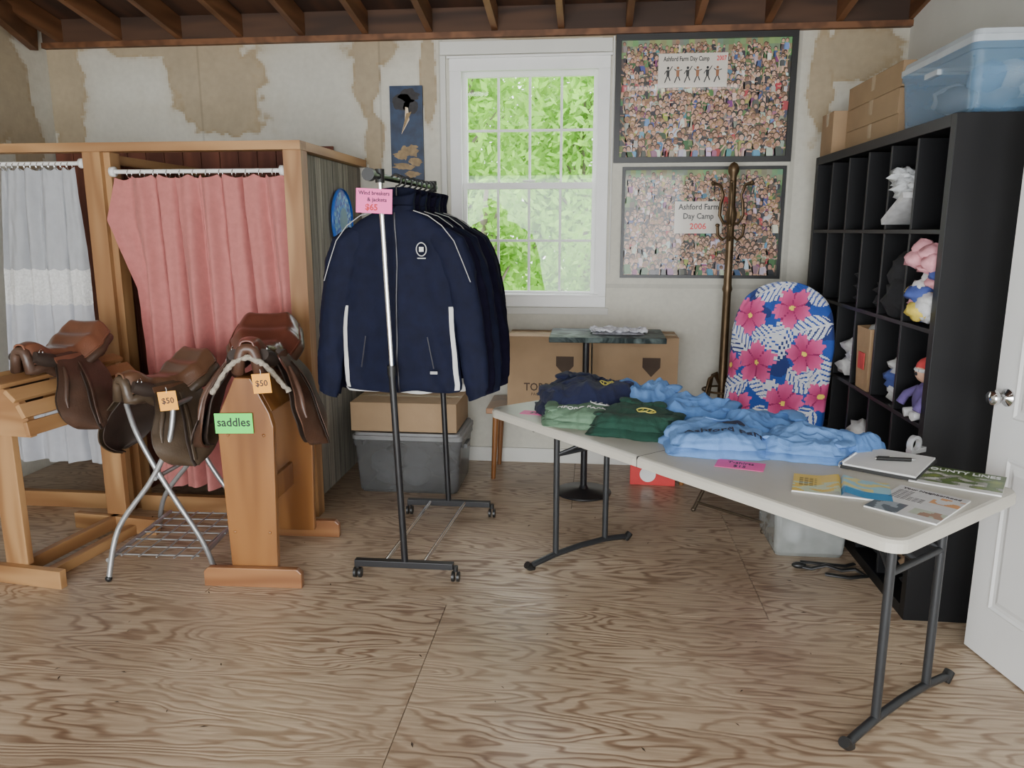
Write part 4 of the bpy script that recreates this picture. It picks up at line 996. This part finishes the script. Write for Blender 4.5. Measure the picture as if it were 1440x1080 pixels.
# ================================================================= CUBBY SHELF
M_blk=pm("black_laminate",(.006,.006,.007),.45,.15,4,spec=.3)
b=MB()
SX0,SX1,SY0,SY1,SH_=1.30,1.69,3.08,4.90,2.0
t=.045
b.box((SX0,SY0,0),(SX1,SY0+t,SH_));b.box((SX0,SY1-t,0),(SX1,SY1,SH_));b.box((SX0,SY0+t,SH_-t),(SX1,SY1-t,SH_));b.box((SX0,SY0+t,0),(SX1,SY1-t,.05))
b.box((SX1-.006,SY0+t,.05),(SX1,SY1-t,SH_-t))
rows=5;cols=6
zs=[.05+(SH_-t-.05)*k/rows for k in range(rows+1)];yc=[SY0+t+(SY1-SY0-2*t)*k/cols for k in range(cols+1)]
for k in range(1,rows): b.box((SX0+.003,SY0+t,zs[k]-.009),(SX1-.006,SY1-t,zs[k]+.009))
for k in range(1,cols):
    for r_ in range(rows): b.box((SX0+.003,yc[k]-.009,zs[r_]+.009),(SX1-.006,yc[k]+.009,zs[r_+1]-.009))
b.obj("cubby_shelf",[M_blk],bevel=.0015)
def cub(r,c): return (yc[c],yc[c+1],zs[r]+.009)
def blobs(name,mats,items,dn=.45):
    b=MB()
    for (c,r,m) in items: b.sph(c,r,m,18,dn=dn,ds=12)
    return b.obj(name,mats)
cl=lambda n,c:pm(n,c,.9,.15,30,.2,200)
K_w=cl("k_white",(.55,.55,.55));K_r=cl("k_red",(.5,.05,.05));K_p=cl("k_pink",(.65,.30,.34));K_y=cl("k_yellow",(.65,.5,.08));K_g=cl("k_green",(.04,.22,.12));K_b=cl("k_blue",(.05,.08,.28));K_k=cl("k_black",(.012,.012,.014));K_t=cl("k_tan",(.30,.20,.12));K_pu=cl("k_purple",(.10,.07,.20))
K_clear=pm("plastic_bag",(.62,.64,.66),.2,.2,25,.5,40,spec=.7)
y0,y1,z=cub(3,0)
rd=random.Random(9);it=[]
for k in range(24):
    zz=z+.04+.27*k/24;it.append(((1.33+rd.uniform(-.04,.05),3.215+rd.uniform(-.05,.07),zz),(rd.uniform(.035,.06),rd.uniform(.035,.06),rd.uniform(.025,.045)),[0,4,2,0,3,1,0][k%7] if k<16 else (1 if k%3 else 0)))
blobs("plush_toys",[K_w,K_p,K_y,K_g,K_b],it)
y0,y1,z=cub(2,0)
b=MB();b.sph((1.36,3.22,z+.08),(.055,.055,.08),0,16);b.sph((1.35,3.22,z+.195),(.045,.045,.045),1,16);b.sph((1.36,3.225,z+.215),(.050,.052,.042),2,16);b.sph((1.307,3.215,z+.19),.008,3,8)
b.tube([(1.36+.05*cos(t),3.222+.052*sin(t),z+.205) for t in [i*pi/10 for i in range(20)]],.008,4,6,closed=True)
for s in (-1,1):
    b.sph((1.312,3.22+s*.018,z+.205),.006,3,8);b.tube([(1.35,3.22+s*.05,z+.12),(1.31,3.22+s*.08,z+.09),(1.29,3.22+s*.085,z+.05)],.018,0,8);b.tube([(1.35,3.22+s*.03,z+.03),(1.29,3.22+s*.04,z+.02)],.02,4,8)
b.obj("rag_doll",[K_pu,cl("doll_skin",(.55,.32,.22)),K_r,K_k,K_w])
def paperbag(x,y,z):
    b=MB()
    b.add([(0,0,0),(.17,0,0),(.17,.16,0),(0,.16,0),(-.01,-.01,.30),(.17,-.01,.32),(.17,.17,.31),(-.01,.17,.30)],[(3,2,1,0),(0,1,5,4),(1,2,6,5),(2,3,7,6),(3,0,4,7)],0)
    b.sph((.08,.08,.27),(.07,.07,.05),1,14,dn=.4)
    b.prism([(.04,.10),(.12,.10),(.12,.18),(.04,.18)],lambda y,h:(-.012,y,h),lambda y,h:(-.008,y,h),2)
    return b.obj("paper_bag",[pm("kraft",(.33,.21,.11),.85,.1,12,.2,60),K_w,K_r],loc=(x,y,z))
y0,y1,z=cub(2,2);paperbag(1.31,y0+.06,z)
y0,y1,z=cub(4,1)
b=MB();R=Matrix.Rotation(-.45,3,'X')
b.box((1.28,3.45,z+.075),(1.52,3.70,z+.10),0,R)
b.sph((1.40,3.60,z+.17),(.10,.09,.05),1,24,dn=.7,ds=16);b.sph((1.36,3.64,z+.22),(.07,.06,.04),1,20,dn=.8,ds=16)
b.obj("shoe_box",[K_w,K_clear])
y0,y1,z=cub(3,1)
blobs("tote_bag",[K_k],[((1.36,3.53,z+.09),(.09,.09,.09),0),((1.36,3.54,z+.2),(.07,.09,.09),0)])
for (r,c,ms) in ((1,0,[K_clear,K_k]),(1,2,[K_w,K_k]),(2,3,[K_w,K_clear]),(2,1,[K_w,K_b])):
    y0,y1,z=cub(r,c);rd=random.Random(r*7+c);ym=(y0+y1)/2
    blobs("white_bag",ms,[((1.38+rd.uniform(-.03,.03),ym+rd.uniform(-.04,.04),z+.055+k*.055),(.08,.085,.05),k%2) for k in range(3)],dn=.6)
def shoe(name,x,y,z,ml):
    b=MB()
    def fn(u,v):
        a=2*pi*u;L_=.13;k=v*2-1;w=.042*math.sqrt(max(0,1-abs(k)**3));h=.035+.03*min(1,(k-.1)*3) if k>0.1 else .035
        return (k*L_,w*cos(a),.035+ (h*sin(a) if sin(a)>0 else .03*sin(a))) if w>0 else (k*L_,0,.035)
    b.grid(fn,20,20,0,wrapu=True);b.box((-.11,-.038,0),(.11,.038,.014),1)
    b.tube([(-.02,-.02,.068),(0,.02,.07)],.004,1,6)
    b.obj(name,ml,loc=(x,y,z))
for (r,c) in ((1,3),(0,2),(2,4),(1,4)):
    y0,y1,z=cub(r,c)
    for q in (0,1): shoe("riding_shoe",1.44,y0+.08+.12*q,z,[K_k if (r+c)%2 else K_t,K_w])
for i,(r,c,ms) in enumerate(((1,1,[K_k,K_w,K_r]),(0,0,[K_k,K_t]),(0,1,[K_k,K_b]),(2,5,[K_w,K_k]),(0,3,[K_k,K_t]),(3,3,[K_k]),(3,2,[K_k]))):
    y0,y1,z=cub(r,c);rd=random.Random(i)
    blobs("folded_clothes",ms,[((1.46,(y0+y1)/2+rd.uniform(-.03,.03),z+.045+k*.06),(.11,.10,.045),k%len(ms)) for k in range(2+i%2)])
for k in range(3): carton("cardboard_box",(1.40,3.93+.02*(k%2),SH_+.001+k*.117),(1.76-.02*k,4.70,SH_+.115+k*.117))
carton("cardboard_box",(1.33,4.72,SH_+.001),(1.62,4.94,SH_+.24))
tote("storage_tote",(1.34,3.09,SH_+.001),(1.80,3.80,SH_+.29),M_bt,M_ctl,[C2,C1,C3],lidh=.035)
# ================================================================= DOOR
M_door=pm("door_white",(.74,.74,.73),.35,.02)
b=MB();W_,H_=.81,2.05
b.box((0,-.0175,0),(W_,.0175,H_),0)
for (x0,x1) in ((.10,.365),(.445,.71)):
    for (z0,z1) in ((.20,.78),(.92,1.52),(1.64,1.93)):
        for sy in (-1,1):
            yy=sy*.0175
            def fr(k): return [(x0+k,z0+k),(x1-k,z0+k),(x1-k,z1-k),(x0+k,z1-k)]
            rg=[(0,.0),(.008,.007),(.018,.001),(.032,.001),(.05,.008)]
            vs=[(p[0],yy+sy*d,p[1]) for k,d in rg for p in fr(k)]
            b.add(vs,[(i*4+k,i*4+(k+1)%4,(i+1)*4+(k+1)%4,(i+1)*4+k) for i in range(len(rg)-1) for k in range(4)]+[tuple(range(len(rg)*4-4,len(rg)*4))],0)
for sy in (-1,1):
    b.lathe([(0,0),(.032,0),(.032,sy*.006),(.012,sy*.012),(.011,sy*.035),(.024,sy*.042),(.029,sy*.055),(.024,sy*.068),(0,sy*.072)],(.065,sy*.0175,.99),1,20,'y')
b.box((-.002,-.010,.95),(.003,.010,1.03),1)
d=math.atan2(-.98,.19)
b.obj("door_1",[M_door,M_chrome],loc=(1.475,2.90,.008),rot=(0,0,d))
M_tube=emis("fluorescent",(1,.98,.95),14)
for (x,y) in ((.88,1.5),(-1.8,1.5)):  # second (left) fixture is an unseen addition, put in for extra light
    z=3.06
    b=MB();b.box((-.63,-.06,0),(.63,.06,.03),0);b.cyl((-.6,0,-.022),(.6,0,-.022),.018,1,12)
    for s in (-1,1):
        b.box((s*.61-.012,-.02,-.045),(s*.61+.012,.02,0),0); b.cyl((s*.5,0,.03),(s*.5,0,zc(y)-z-.022),.004,0,6)
    b.obj("fluorescent_and_added_light",[M_white,M_tube],loc=(x,y,z+.022))
# ================================================================= LIGHT
sc=bpy.context.scene
w=bpy.data.worlds.new("World");sc.world=w;w.use_nodes=True
bg=w.node_tree.nodes["Background"];bg.inputs[0].default_value=(.92,.97,1,1);bg.inputs[1].default_value=7.0
def area(name,loc,rot,sx,sy,e,col):
    l=bpy.data.lights.new(name,'AREA');l.shape='RECTANGLE';l.size=sx;l.size_y=sy;l.energy=e;l.color=col
    o=bpy.data.objects.new(name,l);sc.collection.objects.link(o);o.location=loc;o.rotation_euler=rot;return o
area("daylight_doorway",(-.65,YR-.05,1.2),(pi/2,0,0),3.8,2.3,175,(.98,.99,1))
cam=bpy.data.cameras.new("camera");co=bpy.data.objects.new("camera",cam);sc.collection.objects.link(co)
cam.sensor_width=36;cam.lens=36*1082/1440
co.location=(0,0,1.58);co.rotation_euler=(math.radians(90-11.3),0,math.radians(6))
sc.camera=co
